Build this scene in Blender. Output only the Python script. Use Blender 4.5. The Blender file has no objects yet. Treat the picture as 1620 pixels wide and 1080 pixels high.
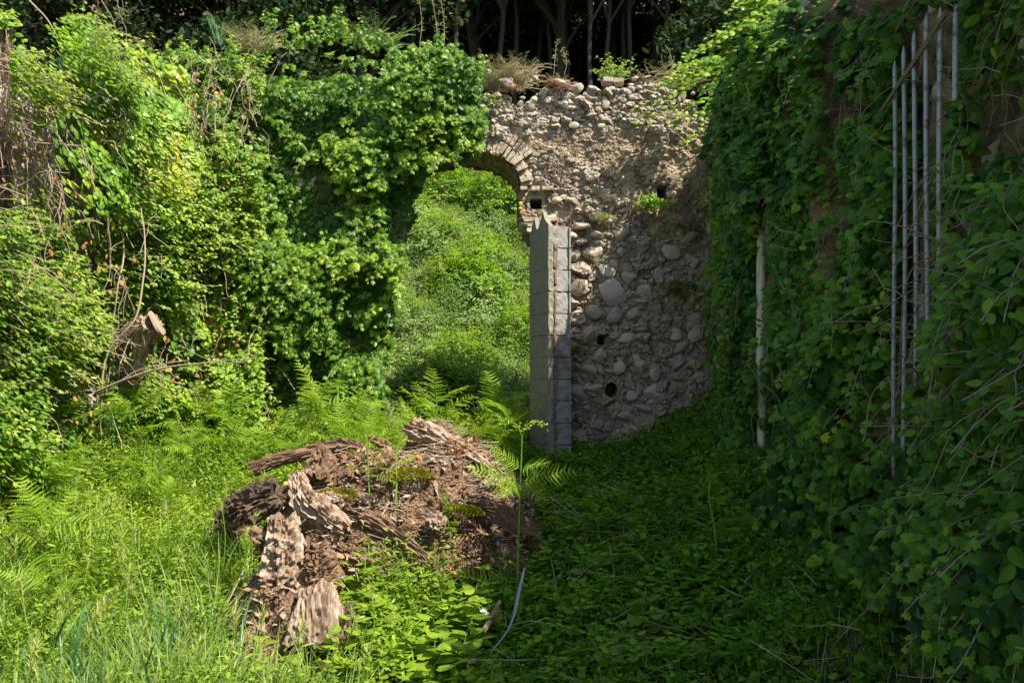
import bpy, math
import numpy as np
from mathutils import Vector, Matrix

# ------------------------------------------------------------------ camera, world, sun, exposure
scn = bpy.context.scene
COL = scn.collection
F = 1260.0            # focal length in photograph pixels (1620 px wide), level lens with a vertical shift
CAMZ = 1.6
HOR = 610.0
camd = bpy.data.cameras.new('camera'); cam = bpy.data.objects.new('camera', camd); COL.objects.link(cam)
cam.location = (0, 0, CAMZ); cam.rotation_euler = (math.radians(90), 0, 0)
camd.sensor_width = 36; camd.lens = 36 * F / 1620; camd.shift_y = (HOR - 540) / 1620
camd.clip_start = 0.05; camd.clip_end = 600
scn.camera = cam

SUN = Vector((1.0, -0.72, 1.62)).normalized()       # direction towards the sun
el = math.asin(SUN.z); az = math.atan2(SUN.x, SUN.y)
w = bpy.data.worlds.new('World'); scn.world = w; w.use_nodes = True
nt = w.node_tree; bg = nt.nodes['Background']
sky = nt.nodes.new('ShaderNodeTexSky'); sky.sky_type = 'NISHITA'; sky.sun_disc = False
sky.sun_elevation = el; sky.sun_rotation = az
nt.links.new(sky.outputs[0], bg.inputs[0]); bg.inputs[1].default_value = 0.105
sd = bpy.data.lights.new('sun', 'SUN'); sd.energy = 4.6; sd.angle = math.radians(0.55); sd.color = (1.0, 0.955, 0.87)
so = bpy.data.objects.new('sun', sd); COL.objects.link(so)
so.rotation_euler = (-SUN).to_track_quat('-Z', 'Y').to_euler(); so.location = (8, -6, 14)
scn.view_settings.view_transform = 'Standard'; scn.view_settings.look = 'None'
scn.view_settings.exposure = 1.38; scn.view_settings.gamma = 1.0
scn.cycles.max_bounces = 7; scn.cycles.diffuse_bounces = 4; scn.cycles.transmission_bounces = 3
scn.cycles.glossy_bounces = 2
scn.cycles.use_denoising = True

# ------------------------------------------------------------------ helpers
rng = np.random.default_rng(7)
def U(a, b, n=None): return rng.uniform(a, b, n)
def px(X, Y): return 810 + F * X / Y
def py(Z, Y): return HOR - F * (Z - CAMZ) / Y
def P(x, y, Y): return np.array([(x - 810) / F * Y, Y, CAMZ + (HOR - y) / F * Y])
def sstep(a, b, x):
    t = np.clip((x - a) / (b - a), 0, 1); return t * t * (3 - 2 * t)

def _h(i, j, k, s):
    n = (i.astype(np.int64) * 374761393 + j.astype(np.int64) * 668265263 + k.astype(np.int64) * 2147483647 + s * 1274126177) & 0xffffffff
    n = ((n ^ (n >> 13)) * 1274126177) & 0xffffffff
    n = (n ^ (n >> 16)) & 0xffffffff
    return n / 4294967295.0
def vn(p, s=0):
    p = np.asarray(p, float); f = np.floor(p).astype(np.int64); t = p - f; t = t * t * (3 - 2 * t)
    x, y, z = f[..., 0], f[..., 1], f[..., 2]; u, v, w_ = t[..., 0], t[..., 1], t[..., 2]
    def L(a, b, t): return a + (b - a) * t
    a = L(_h(x, y, z, s), _h(x + 1, y, z, s), u); b = L(_h(x, y + 1, z, s), _h(x + 1, y + 1, z, s), u)
    c = L(_h(x, y, z + 1, s), _h(x + 1, y, z + 1, s), u); d = L(_h(x, y + 1, z + 1, s), _h(x + 1, y + 1, z + 1, s), u)
    return L(L(a, b, v), L(c, d, v), w_)
def fbm(p, o=4, s=0):
    p = np.asarray(p, float); r = 0; a = .5; tot = 0
    for i in range(o):
        r = r + a * vn(p, s + i * 17); tot += a; a *= .5; p = p * 2.03 + 11.3
    return r / tot
def n3(x, y, z=0.0): return np.stack(np.broadcast_arrays(x, y, z), -1)

def worley(x, y, seed=0):
    """distance to the nearest and second nearest cell point and a random value per cell"""
    ix, iy = np.floor(x).astype(np.int64), np.floor(y).astype(np.int64); f1 = np.full(x.shape, 9.0); f2 = f1.copy(); idv = np.zeros(x.shape)
    for a in (-1, 0, 1):
        for b in (-1, 0, 1):
            cx, cy = ix + a, iy + b; h1, h2, h3 = _h(cx, cy, cx * 0, seed), _h(cx, cy, cx * 0, seed + 1), _h(cx, cy, cx * 0, seed + 2)
            d = np.hypot(cx + .1 + .8 * h1 - x, cy + .1 + .8 * h2 - y); m = d < f1
            f2 = np.where(m, f1, np.minimum(f2, d)); idv = np.where(m, h3, idv); f1 = np.where(m, d, f1)
    return f1, f2, idv
def rbox(c, size, R=None, n=5, amp=.006, var=.5, chip=.25):
    """box with worn faces and knocked-off corners"""
    t = np.linspace(-.5, .5, n + 1); A, B = np.meshgrid(t, t); A, B = A.ravel(), B.ravel(); V, Fc = [], []; m = (n + 1) ** 2
    i = (np.arange(n)[:, None] * (n + 1) + np.arange(n)[None]).ravel(); q = np.stack([i, i + 1, i + n + 2, i + n + 1], -1)
    for k, (ax, sg) in enumerate(((0, 1), (0, -1), (1, 1), (1, -1), (2, 1), (2, -1))):
        v = np.zeros((m, 3)); v[:, ax] = .5 * sg; v[:, (ax + 1) % 3] = A; v[:, (ax + 2) % 3] = B; V.append(v); qq = q if sg > 0 else q[:, ::-1]; Fc.append(qq + k * m)
    v = np.vstack(V); s = np.asarray(size, float); p = v * s; off = np.asarray(c) * 3.1
    cr = np.sort(np.abs(v), 1)[:, 1] + .5 * np.sort(np.abs(v), 1)[:, 0]      # near an edge or corner
    d = (np.stack([fbm(p * 28 + off + 9 * k, 3, k) for k in range(3)], -1) - .5) * 2 * amp
    p = p + d - v * s.min() * chip * (np.clip(cr - .45, 0, 1) * fbm(p * 18 + off, 2, 8))[:, None]
    q = np.vstack(Fc); f = np.concatenate([q[:, [0, 1, 2]], q[:, [0, 2, 3]]])
    if R is not None: p = p @ np.asarray(R).T
    return p + np.asarray(c), f, np.full(len(p), var)
def norm(v): return v / np.maximum(np.linalg.norm(v, axis=-1, keepdims=True), 1e-9)
def basis(n, t):
    """matrices with columns x (width), y (along the leaf, close to t), z (normal n)"""
    n = norm(n); x = norm(np.cross(t, n)); y = np.cross(n, x)
    return np.stack([x, y, n], -1)
def scat(T, pos, R, sc, var):
    tv, tf = T; N = len(pos); k = len(tv)
    sc = np.asarray(sc, float)
    if sc.ndim == 0: sc = np.full(N, float(sc))
    if sc.ndim == 1: sc = sc[:, None].repeat(3, 1)
    v = np.einsum('nij,nkj->nki', R, tv[None] * sc[:, None]) + pos[:, None]
    f = tf[None] + (np.arange(N) * k)[:, None, None]
    return v.reshape(-1, 3), f.reshape(-1, 3), np.repeat(np.broadcast_to(var, (N,)), k)
def merge(parts):
    V, Fc, A = [], [], []; o = 0
    for v, f, a in parts:
        if len(v) == 0: continue
        V.append(v); Fc.append(f + o); A.append(np.broadcast_to(a, (len(v),))); o += len(v)
    return np.concatenate(V), np.concatenate(Fc), np.concatenate(A)

def tag(o, label=None, cat=None, group=None, kind=None):
    if label: o['label'] = label
    if cat: o['category'] = cat
    if group: o['group'] = group
    if kind: o['kind'] = kind
    return o
def thing(name, label, cat, loc=(0, 0, 0), group=None):
    o = bpy.data.objects.new(name, None); COL.objects.link(o); o.location = [float(a) for a in loc]
    o.empty_display_size = .1
    return tag(o, label, cat, group)
def mk(name, G, m, parent=None, smooth=False, loc=None):
    """mesh from world-space (verts, tris, var); the origin is the parent's (or loc)"""
    v, f, a = G if len(G) == 3 else (G[0], G[1], 0.5)
    off = np.zeros(3)
    if parent is not None:
        q = parent
        while q is not None: off = off + np.array(q.location); q = q.parent
    elif loc is not None: off = np.array(loc, float)
    me = bpy.data.meshes.new(name)
    n = len(v); me.vertices.add(n); me.vertices.foreach_set('co', np.ascontiguousarray(v - off, np.float32).ravel())
    k = f.shape[1]; me.loops.add(f.size); me.loops.foreach_set('vertex_index', np.ascontiguousarray(f, np.int32).ravel())
    me.polygons.add(len(f)); me.polygons.foreach_set('loop_start', np.arange(0, f.size, k, dtype=np.int32))
    at = me.attributes.new('var', 'FLOAT', 'POINT'); at.data.foreach_set('value', np.ascontiguousarray(np.broadcast_to(a, (n,)), np.float32))
    me.update(calc_edges=True)
    me.polygons.foreach_set('use_smooth', np.full(len(f), bool(smooth)))
    me.materials.append(m)
    o = bpy.data.objects.new(name, me); COL.objects.link(o)
    if parent is not None: o.parent = parent
    elif loc is not None: o.location = [float(c) for c in loc]
    return o
def copy_tree(o, parent=None):
    c = o.copy(); COL.objects.link(c); c.parent = parent
    for ch in [q for q in ALL if q.parent == o]: copy_tree(ch, c)
    return c
ALL = []
def place(proto, loc, rz=0, s=1.0, label=None, group=None, cat=None, tilt=(0, 0)):
    """first use moves the prototype, later ones copy it and its parts"""
    global ALL
    if proto.get('used'):
        kids = list(proto.children)
        c = proto.copy(); COL.objects.link(c)
        for ch in kids:
            d = ch.copy(); COL.objects.link(d); d.parent = c
            for g in ch.children:
                e = g.copy(); COL.objects.link(e); e.parent = d
        o = c
    else:
        proto['used'] = 1; o = proto
    o.location = [float(a) for a in loc]; o.rotation_euler = (tilt[0], tilt[1], rz); o.scale = (s, s, s)
    tag(o, label, cat, group)
    PLACED.append(o)
    return o
PLACED = []

def tube(pts, r, ns=5, var=.5, cap=True):
    pts = np.asarray(pts, float); n = len(pts)
    r = np.full(n, r) if np.ndim(r) == 0 else np.asarray(r, float)
    t = norm(np.gradient(pts, axis=0))
    ref = np.array([0, 0, 1.]) if abs(t[:, 2].mean()) < .8 else np.array([1., 0.13, 0])
    a = norm(np.cross(t, ref)); b = np.cross(t, a)
    th = np.linspace(0, 2 * np.pi, ns, endpoint=False)
    ring = (np.cos(th)[None, :, None] * a[:, None] + np.sin(th)[None, :, None] * b[:, None]) * r[:, None, None] + pts[:, None]
    v = ring.reshape(-1, 3)
    i = np.arange(n - 1)[:, None] * ns; j = np.arange(ns)[None]; j2 = (j + 1) % ns
    q = np.stack([i + j, i + j2, i + ns + j2, i + ns + j], -1).reshape(-1, 4)
    f = np.concatenate([q[:, [0, 1, 2]], q[:, [0, 2, 3]]])
    if cap:
        v = np.concatenate([v, pts[:1], pts[-1:]]); c0, c1 = n * ns, n * ns + 1
        k = np.arange(ns); k2 = (k + 1) % ns
        f = np.concatenate([f, np.stack([k2, k, np.full(ns, c0)], -1), np.stack([(n - 1) * ns + k, (n - 1) * ns + k2, np.full(ns, c1)], -1)])
    return v, f, np.full(len(v), var)
def curve(pts, n=20):
    """Catmull-Rom through the points"""
    p = np.asarray(pts, float); p = np.vstack([2 * p[0] - p[1], p, 2 * p[-1] - p[-2]])
    out = []; m = len(p) - 3; per = max(2, n // m)
    for i in range(m):
        t = np.linspace(0, 1, per, endpoint=False)[:, None]
        a, b, c, d = p[i], p[i + 1], p[i + 2], p[i + 3]
        out.append(.5 * (2 * b + (c - a) * t + (2 * a - 5 * b + 4 * c - d) * t * t + (3 * b - a - 3 * c + d) * t ** 3))
    out.append(p[-2][None]); return np.vstack(out)
def wob(pts, amp, s=None, fr=6):
    s = int(U(0, 9999)) if s is None else s
    p = np.asarray(pts, float)
    return p + amp * np.stack([fbm(p * fr + 31 * k, 2, s + k) - .5 for k in range(3)], -1) * 2
def box(c, size, R=None, jit=0.0, var=.5):
    """eight corners, slightly chipped by jit"""
    s = np.array([[x, y, z] for z in (-.5, .5) for y in (-.5, .5) for x in (-.5, .5)]) * np.asarray(size)
    if jit: s = s + U(-jit, jit, s.shape)
    if R is not None: s = s @ np.asarray(R).T
    f = np.array([[0, 2, 1], [1, 2, 3], [4, 5, 6], [5, 7, 6], [0, 1, 4], [1, 5, 4], [2, 6, 3], [3, 6, 7], [0, 4, 2], [2, 4, 6], [1, 3, 5], [3, 7, 5]])
    return s + np.asarray(c), f, np.full(8, var)
def Rz(a): c, s = math.cos(a), math.sin(a); return np.array([[c, -s, 0], [s, c, 0], [0, 0, 1.]])
def Ry(a): c, s = math.cos(a), math.sin(a); return np.array([[c, 0, s], [0, 1, 0], [-s, 0, c]])
def Rx(a): c, s = math.cos(a), math.sin(a); return np.array([[1, 0, 0], [0, c, -s], [0, s, c]])

def ico(sub):
    import bmesh
    bm = bmesh.new(); bmesh.ops.create_icosphere(bm, subdivisions=sub, radius=1)
    v = np.array([x.co[:] for x in bm.verts]); f = np.array([[l.index for l in t.verts] for t in bm.faces]); bm.free()
    return v, f
ICO2 = ico(2); ICO3 = ico(3)
def rocks(pos, size, var, sub=2, rough=.35, flat=None, seed=3, R=None):
    """angular field stones: one deformed icosphere per position"""
    V, Fc = (ICO2 if sub == 2 else ICO3); out = []
    for i, p in enumerate(pos):
        s = np.asarray(size[i], float)
        v = V.copy(); off = U(0, 90, 3)
        d = fbm(v * 1.3 + off, 3, seed) - .5
        v = v * (1 + rough * 2 * d[:, None])
        # chop a few planes for facets
        for _ in range(8):
            nrm = norm(U(-1, 1, 3)); h = U(.48, .82)
            e = v @ nrm - h; v = v - np.maximum(e, 0)[:, None] * nrm * .85
        v = v * s
        a = U(-.5, .5)
        Ro = (Ry(a) if R is None else R)
        v = v @ Ro.T + p
        out.append((v, Fc, np.full(len(v), var[i])))
    return merge(out)

# leaf templates: x width, y from stalk to tip, z normal
def leaf_T(outline, cz=.0, fold=.12, droop=.12, c=(0, .42)):
    o = np.array(outline, float); k = len(o)
    v = np.vstack([o, [c]]); z = -fold * np.abs(v[:, 0]) * 2 - droop * v[:, 1] ** 2 + cz; z[-1] += .02
    v = np.column_stack([v, z]); i = np.arange(k)
    return v, np.stack([i, (i + 1) % k, np.full(k, k)], -1)
IVY = leaf_T([(0, 0), (.2, -.1), (.5, .06), (.33, .3), (.46, .58), (.2, .62), (0, 1), (-.2, .62), (-.46, .58), (-.33, .3), (-.5, .06), (-.2, -.1)], c=(0, .33))
OVAL = leaf_T([(0, 0), (.2, .12), (.31, .36), (.24, .68), (0, 1), (-.24, .68), (-.31, .36), (-.2, .12)])
HEART = leaf_T([(0, .06), (.24, -.06), (.46, .14), (.44, .46), (.24, .78), (0, 1), (-.24, .78), (-.44, .46), (-.46, .14), (-.24, -.06)])
LANCE = leaf_T([(0, 0), (.12, .2), (.15, .45), (.09, .75), (0, 1), (-.09, .75), (-.15, .45), (-.12, .2)], droop=.25)
SMALL = (np.array([[0, 0, 0], [.27, .45, -.05], [0, 1, -.1], [-.27, .45, -.05], [0, .5, .03]]), np.array([[0, 1, 4], [1, 2, 4], [2, 3, 4], [3, 0, 4]]))
TINY = (np.array([[0, 0, 0], [.25, .45, -.05], [0, 1, -.08], [-.25, .45, -.05]]), np.array([[0, 1, 2], [0, 2, 3]]))
def lobed():
    pts = []
    for t, ww in [(0, .04), (.1, .16), (.18, .3), (.22, .12), (.34, .42), (.4, .14), (.52, .45), (.58, .14), (.7, .36), (.75, .1), (.86, .2), (.9, .07)]: pts.append((ww, t))
    r = pts; l = [(-a, b) for a, b in reversed(pts)]
    return r + [(0, 1)] + l
_lo = np.array(lobed()); _k = len(_lo)
# lobed leaf: strip of quads to the midrib instead of a fan
_mid = np.column_stack([np.zeros(_k), _lo[:, 1]])
LOBED = (np.column_stack([np.vstack([_lo, _mid]), np.concatenate([.1 * np.abs(_lo[:, 0]) - .3 * _lo[:, 1] ** 2, -.3 * _mid[:, 1] ** 2])]),
         np.concatenate([[[i, i + 1, _k + i + 1], [i, _k + i + 1, _k + i]] for i in range(_k - 1)]))

# ------------------------------------------------------------------ materials
def M_new(name):
    m = bpy.data.materials.new(name); m.use_nodes = True; t = m.node_tree
    for n in list(t.nodes): t.nodes.remove(n)
    out = t.nodes.new('ShaderNodeOutputMaterial'); return m, t, out
def ramp(t, cols, pos=None, inter='LINEAR'):
    r = t.nodes.new('ShaderNodeValToRGB'); cr = r.color_ramp; cr.interpolation = inter
    pos = pos if pos is not None else np.linspace(0, 1, len(cols))
    while len(cr.elements) < len(cols): cr.elements.new(.5)
    for e, c, p in zip(cr.elements, cols, pos): e.position = p; e.color = (*c, 1)
    return r
def leaf_mat(name, cols, trans=.4, rough=.5, spec=.35, tint=(1.25, 1.15, .5), pos=None):
    m, t, out = M_new(name); N = t.nodes.new; L = t.links.new
    a = N('ShaderNodeAttribute'); a.attribute_name = 'var'
    r = ramp(t, cols, pos); L(a.outputs['Fac'], r.inputs[0])
    # blotches on the blades
    g = N('ShaderNodeNewGeometry'); no = N('ShaderNodeTexNoise'); no.inputs['Scale'].default_value = 60; no.inputs['Detail'].default_value = 1
    L(g.outputs['Position'], no.inputs['Vector'])
    mr = N('ShaderNodeMapRange'); mr.inputs['To Min'].default_value = .72; mr.inputs['To Max'].default_value = 1.25; L(no.outputs[0], mr.inputs[0])
    mx = N('ShaderNodeMix'); mx.data_type = 'RGBA'; mx.blend_type = 'MULTIPLY'; mx.inputs[0].default_value = 1
    L(r.outputs[0], mx.inputs[6]); L(mr.outputs[0], mx.inputs[7])
    p = N('ShaderNodeBsdfPrincipled'); p.inputs['Roughness'].default_value = rough; p.inputs['Specular IOR Level'].default_value = spec
    L(mx.outputs[2], p.inputs['Base Color'])
    tr = N('ShaderNodeBsdfTranslucent'); mt = N('ShaderNodeMix'); mt.data_type = 'RGBA'; mt.blend_type = 'MULTIPLY'; mt.inputs[0].default_value = 1
    L(mx.outputs[2], mt.inputs[6]); mt.inputs[7].default_value = (*[c * 1.5 for c in tint], 1); L(mt.outputs[2], tr.inputs[0])
    ms = N('ShaderNodeMixShader'); ms.inputs[0].default_value = trans; L(p.outputs[0], ms.inputs[1]); L(tr.outputs[0], ms.inputs[2])
    L(ms.outputs[0], out.inputs[0]); return m
def solid(name, cols, pos=None, scale=4, detail=6, rough=.9, bump=.4, bscale=30, bdist=.01, stretch=(1, 1, 1), var=0, spec=.2, cols2=None, scale2=2, vor=0, metal=0.0, distort=0.0):
    """noise-coloured solid; var mixes a per-stone value in; cols2 = (colour, lo, hi) a second stain"""
    m, t, out = M_new(name); N = t.nodes.new; L = t.links.new
    tc = N('ShaderNodeTexCoord'); mp = N('ShaderNodeMapping'); mp.inputs['Scale'].default_value = stretch; L(tc.outputs['Object'], mp.inputs[0])
    no = N('ShaderNodeTexNoise'); no.inputs['Scale'].default_value = scale; no.inputs['Detail'].default_value = detail; no.inputs['Roughness'].default_value = .65
    no.inputs['Distortion'].default_value = distort
    L(mp.outputs[0], no.inputs['Vector'])
    fac = no.outputs[0]
    if var:
        a = N('ShaderNodeAttribute'); a.attribute_name = 'var'
        mm = N('ShaderNodeMix'); mm.data_type = 'FLOAT'; mm.inputs[0].default_value = var; L(fac, mm.inputs[2]); L(a.outputs['Fac'], mm.inputs[3]); fac = mm.outputs[0]
    r = ramp(t, cols, pos); L(fac, r.inputs[0]); c = r.outputs[0]
    for (c2, lo, hi, s2) in (cols2 or []):
        n2 = N('ShaderNodeTexNoise'); n2.inputs['Scale'].default_value = s2; n2.inputs['Detail'].default_value = 7; n2.inputs['Roughness'].default_value = .7
        L(tc.outputs['Object'], n2.inputs['Vector'])
        mr = N('ShaderNodeMapRange'); mr.inputs[1].default_value = lo; mr.inputs[2].default_value = hi; L(n2.outputs[0], mr.inputs[0])
        mx = N('ShaderNodeMix'); mx.data_type = 'RGBA'; L(mr.outputs[0], mx.inputs[0]); L(c, mx.inputs[6]); mx.inputs[7].default_value = (*c2, 1); c = mx.outputs[2]
    p = N('ShaderNodeBsdfPrincipled'); p.inputs['Roughness'].default_value = rough; p.inputs['Specular IOR Level'].default_value = spec; p.inputs['Metallic'].default_value = metal
    L(c, p.inputs['Base Color'])
    nb = N('ShaderNodeTexNoise'); nb.inputs['Scale'].default_value = bscale; nb.inputs['Detail'].default_value = 8; nb.inputs['Roughness'].default_value = .7; L(mp.outputs[0], nb.inputs['Vector'])
    h = nb.outputs[0]
    if vor:
        vo = N('ShaderNodeTexVoronoi'); vo.inputs['Scale'].default_value = vor; L(mp.outputs[0], vo.inputs['Vector'])
        ad = N('ShaderNodeMath'); ad.operation = 'ADD'; L(h, ad.inputs[0]); L(vo.outputs[0], ad.inputs[1]); h = ad.outputs[0]
    b = N('ShaderNodeBump'); b.inputs['Strength'].default_value = bump; b.inputs['Distance'].default_value = bdist; L(h, b.inputs['Height']); L(b.outputs[0], p.inputs['Normal'])
    L(p.outputs[0], out.inputs[0]); return m

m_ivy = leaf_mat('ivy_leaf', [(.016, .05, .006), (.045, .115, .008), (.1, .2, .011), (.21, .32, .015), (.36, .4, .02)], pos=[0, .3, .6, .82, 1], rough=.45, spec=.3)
m_ivyd = leaf_mat('ivy_leaf_broad', [(.016, .048, .005), (.05, .125, .009), (.105, .225, .013), (.2, .33, .02), (.34, .4, .03)], pos=[0, .3, .6, .9, 1], rough=.5, spec=.2)
m_yel = leaf_mat('yellowing_ivy_leaf', [(.04, .12, .012), (.1, .22, .02), (.22, .34, .03), (.42, .44, .03), (.5, .3, .04)], pos=[0, .3, .6, .9, 1], rough=.45)
m_herb = leaf_mat('herb_leaf', [(.05, .11, .01), (.13, .22, .014), (.23, .33, .02), (.34, .42, .04), (.44, .45, .11)], pos=[0, .3, .6, .85, 1], rough=.55, trans=.45)
m_fern = leaf_mat('fern_frond', [(.055, .13, .01), (.14, .24, .016), (.24, .36, .025), (.36, .44, .06)], rough=.55, trans=.45)
m_grass = leaf_mat('grass_blade', [(.065, .13, .025), (.15, .23, .035), (.25, .33, .06), (.38, .41, .12), (.48, .42, .24)], pos=[0, .35, .7, .9, 1], rough=.5, trans=.35)
m_reed = leaf_mat('blue_green_blade', [(.04, .12, .045), (.08, .2, .07), (.14, .3, .1)], rough=.42, trans=.3, tint=(1.1, 1.15, .7))
m_bram = leaf_mat('bramble_leaf', [(.03, .085, .01), (.085, .18, .012), (.18, .3, .018), (.3, .4, .03), (.38, .36, .09)], pos=[0, .3, .6, .88, 1], rough=.5)
m_oak = leaf_mat('dark_evergreen_leaf', [(.012, .026, .009), (.024, .046, .013), (.045, .07, .022), (.085, .105, .045)], rough=.7, trans=.15, spec=.12)
m_hill = leaf_mat('hill_shrub_leaf', [(.06, .13, .03), (.13, .21, .05), (.2, .29, .08), (.3, .38, .13), (.42, .42, .24)], pos=[0, .3, .6, .88, 1], rough=.55)
m_dryl = leaf_mat('dry_brown_leaf', [(.08, .035, .015), (.2, .09, .035), (.36, .17, .06), (.46, .26, .11), (.5, .36, .2)], rough=.75, trans=.15, spec=.1, tint=(1.1, .9, .6))
m_moss = leaf_mat('moss_tip', [(.12, .13, .015), (.24, .23, .02), (.36, .3, .03)], rough=.9, trans=.2, spec=.05)
m_stemg = solid('green_stem', [(.09, .2, .02), (.17, .3, .04)], scale=20, rough=.6, bump=.1)
m_twig = solid('dry_twig', [(.12, .08, .05), (.26, .19, .13), (.4, .32, .23)], scale=9, rough=.9, bump=.3, bscale=60, var=.5)
m_straw = solid('dry_straw', [(.2, .14, .08), (.36, .27, .16), (.5, .4, .26)], scale=9, rough=.85, bump=.1, var=.6)
m_masonry = solid('rubble_mortar', [(.075, .052, .032), (.19, .14, .088), (.32, .24, .15), (.42, .325, .21), (.53, .445, .32)], pos=[.2, .38, .5, .62, .8], scale=7, detail=12, rough=.95, bump=1.0, bscale=26, bdist=.03, vor=34,
                  cols2=[((.42, .37, .3), .54, .68, 1.7), ((.15, .095, .055), .52, .64, 3.2), ((.13, .12, .1), .6, .74, 1.1)])
def masonry_mix(m):
    # stones laid in the mortar carry their own warm greys and buffs through the 'var' value
    t = m.node_tree; N = t.nodes.new; L = t.links.new; p = [n for n in t.nodes if n.type == 'BSDF_PRINCIPLED'][0]; src = p.inputs['Base Color'].links[0].from_socket
    a = N('ShaderNodeAttribute'); a.attribute_name = 'var'; r = ramp(t, [(.18, .15, .11), (.34, .27, .18), (.29, .255, .21), (.43, .36, .27), (.5, .45, .37), (.3, .22, .14)], [.15, .35, .5, .65, .8, 1]); L(a.outputs['Fac'], r.inputs[0])
    g = N('ShaderNodeMath'); g.operation = 'GREATER_THAN'; g.inputs[1].default_value = .1; L(a.outputs['Fac'], g.inputs[0])
    ml = N('ShaderNodeMath'); ml.operation = 'MULTIPLY'; ml.inputs[1].default_value = .62; L(g.outputs[0], ml.inputs[0])
    mx = N('ShaderNodeMix'); mx.data_type = 'RGBA'; L(ml.outputs[0], mx.inputs[0]); L(src, mx.inputs[6]); L(r.outputs[0], mx.inputs[7]); L(mx.outputs[2], p.inputs['Base Color'])
masonry_mix(m_masonry)
m_rock = solid('ochre_rock', [(.06, .045, .03), (.17, .12, .07), (.3, .21, .11), (.42, .3, .15), (.5, .42, .3)], pos=[.25, .42, .52, .62, .8], scale=5, detail=12, rough=.95, bump=1.0, bscale=18, bdist=.05, vor=14, cols2=[((.1, .085, .07), .52, .66, 2.2)])
m_stone = solid('field_stone', [(.17, .14, .11), (.3, .25, .19), (.38, .31, .21), (.36, .325, .27), (.47, .42, .34)], pos=[.1, .35, .5, .65, .9], scale=9, detail=9, rough=.9, bump=.6, bscale=22, bdist=.012, var=.62,
                cols2=[((.12, .1, .08), .58, .72, 5)])
m_brick = solid('pale_arch_brick', [(.24, .17, .11), (.38, .3, .21), (.5, .42, .31)], scale=9, detail=8, rough=.92, bump=.5, bscale=40, bdist=.008, var=.5,
                cols2=[((.16, .13, .09), .55, .7, 8)])
m_lich = solid('yellow_lichen', [(.5, .33, .02), (.62, .45, .05)], scale=30, rough=.95, bump=.8, bscale=70)
m_conc = solid('grey_concrete_block', [(.13, .125, .11), (.24, .225, .2), (.37, .35, .31)], scale=11, detail=10, rough=.95, bump=.7, bscale=90, bdist=.005,
               cols2=[((.1, .085, .06), .5, .66, 5), ((.13, .15, .07), .58, .72, 2.5)])
m_side = solid('streaked_pillar_side', [(.1, .09, .07), (.23, .21, .155), (.36, .33, .26)], scale=8, detail=9, rough=.95, bump=.8, bscale=14, bdist=.012, stretch=(4, 4, .35),
               cols2=[((.2, .2, .1), .52, .7, 3)])
m_mort = solid('brown_mortar_smear', [(.12, .075, .05), (.24, .17, .12)], scale=15, rough=1, bump=1, bscale=50, bdist=.01)
m_wood = solid('weathered_grey_wood', [(.06, .035, .02), (.22, .145, .09), (.4, .29, .2), (.54, .44, .34)], pos=[.3, .44, .56, .75], scale=6, detail=10, rough=.85, bump=1.0, bscale=11, bdist=.02, stretch=(5, 5, .55),
               cols2=[((.2, .1, .05), .55, .72, 3)])
m_woodr = solid('red_brown_rotten_wood', [(.03, .018, .01), (.14, .08, .045), (.28, .175, .105), (.4, .29, .19)], pos=[.25, .42, .58, .8], scale=7, detail=10, rough=.95, bump=1, bscale=13, bdist=.025, stretch=(4, 4, .8),
                cols2=[((.3, .24, .18), .58, .7, 4)])
m_cut = solid('sawn_wood_end', [(.22, .15, .1), (.4, .3, .21)], scale=12, rough=.85, bump=.3, bscale=50)
m_bark = solid('brown_bark', [(.04, .025, .016), (.13, .085, .055), (.25, .18, .13)], scale=8, detail=9, rough=.95, bump=1, bscale=16, bdist=.03, stretch=(3, 3, .6))
m_barkd = solid('dark_forest_bark', [(.02, .016, .012), (.05, .04, .03), (.08, .068, .055)], scale=6, detail=8, rough=.95, bump=1, bscale=12, bdist=.03, stretch=(3, 3, .5))
m_soil = solid('leaf_strewn_soil', [(.05, .03, .018), (.14, .08, .045), (.27, .16, .09), (.42, .3, .19)], pos=[.3, .44, .58, .8], scale=16, detail=12, rough=1, bump=1, bscale=45, bdist=.03, vor=60)
m_steel = solid('grey_painted_steel', [(.2, .21, .2), (.3, .31, .3), (.4, .41, .39)], scale=12, rough=.42, bump=.15, bscale=60, bdist=.002, spec=.5,
                cols2=[((.15, .07, .03), .52, .62, 22)])
m_rust = solid('brown_rusty_rail', [(.1, .07, .035), (.2, .15, .08)], scale=14, rough=.8, bump=.4, bscale=60)
m_pvc = solid('pale_cream_plastic_pipe', [(.44, .44, .26), (.6, .58, .38)], scale=3, rough=.4, bump=.05, spec=.5, cols2=[((.2, .22, .08), .56, .7, 7)])
m_white = solid('white_scrap', [(.5, .54, .6), (.7, .74, .8)], scale=5, rough=.4, bump=.3, spec=.5)
m_strip = solid('blue_grey_sheet_strip', [(.2, .24, .28), (.36, .41, .46)], scale=12, rough=.4, bump=.2, spec=.5)
m_dark = solid('dark_hole_lining', [(.02, .016, .012), (.05, .04, .03)], scale=20, rough=1)
m_clay = solid('clay_pipe_rim', [(.2, .13, .08), (.33, .23, .15)], scale=20, rough=.9)

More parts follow.
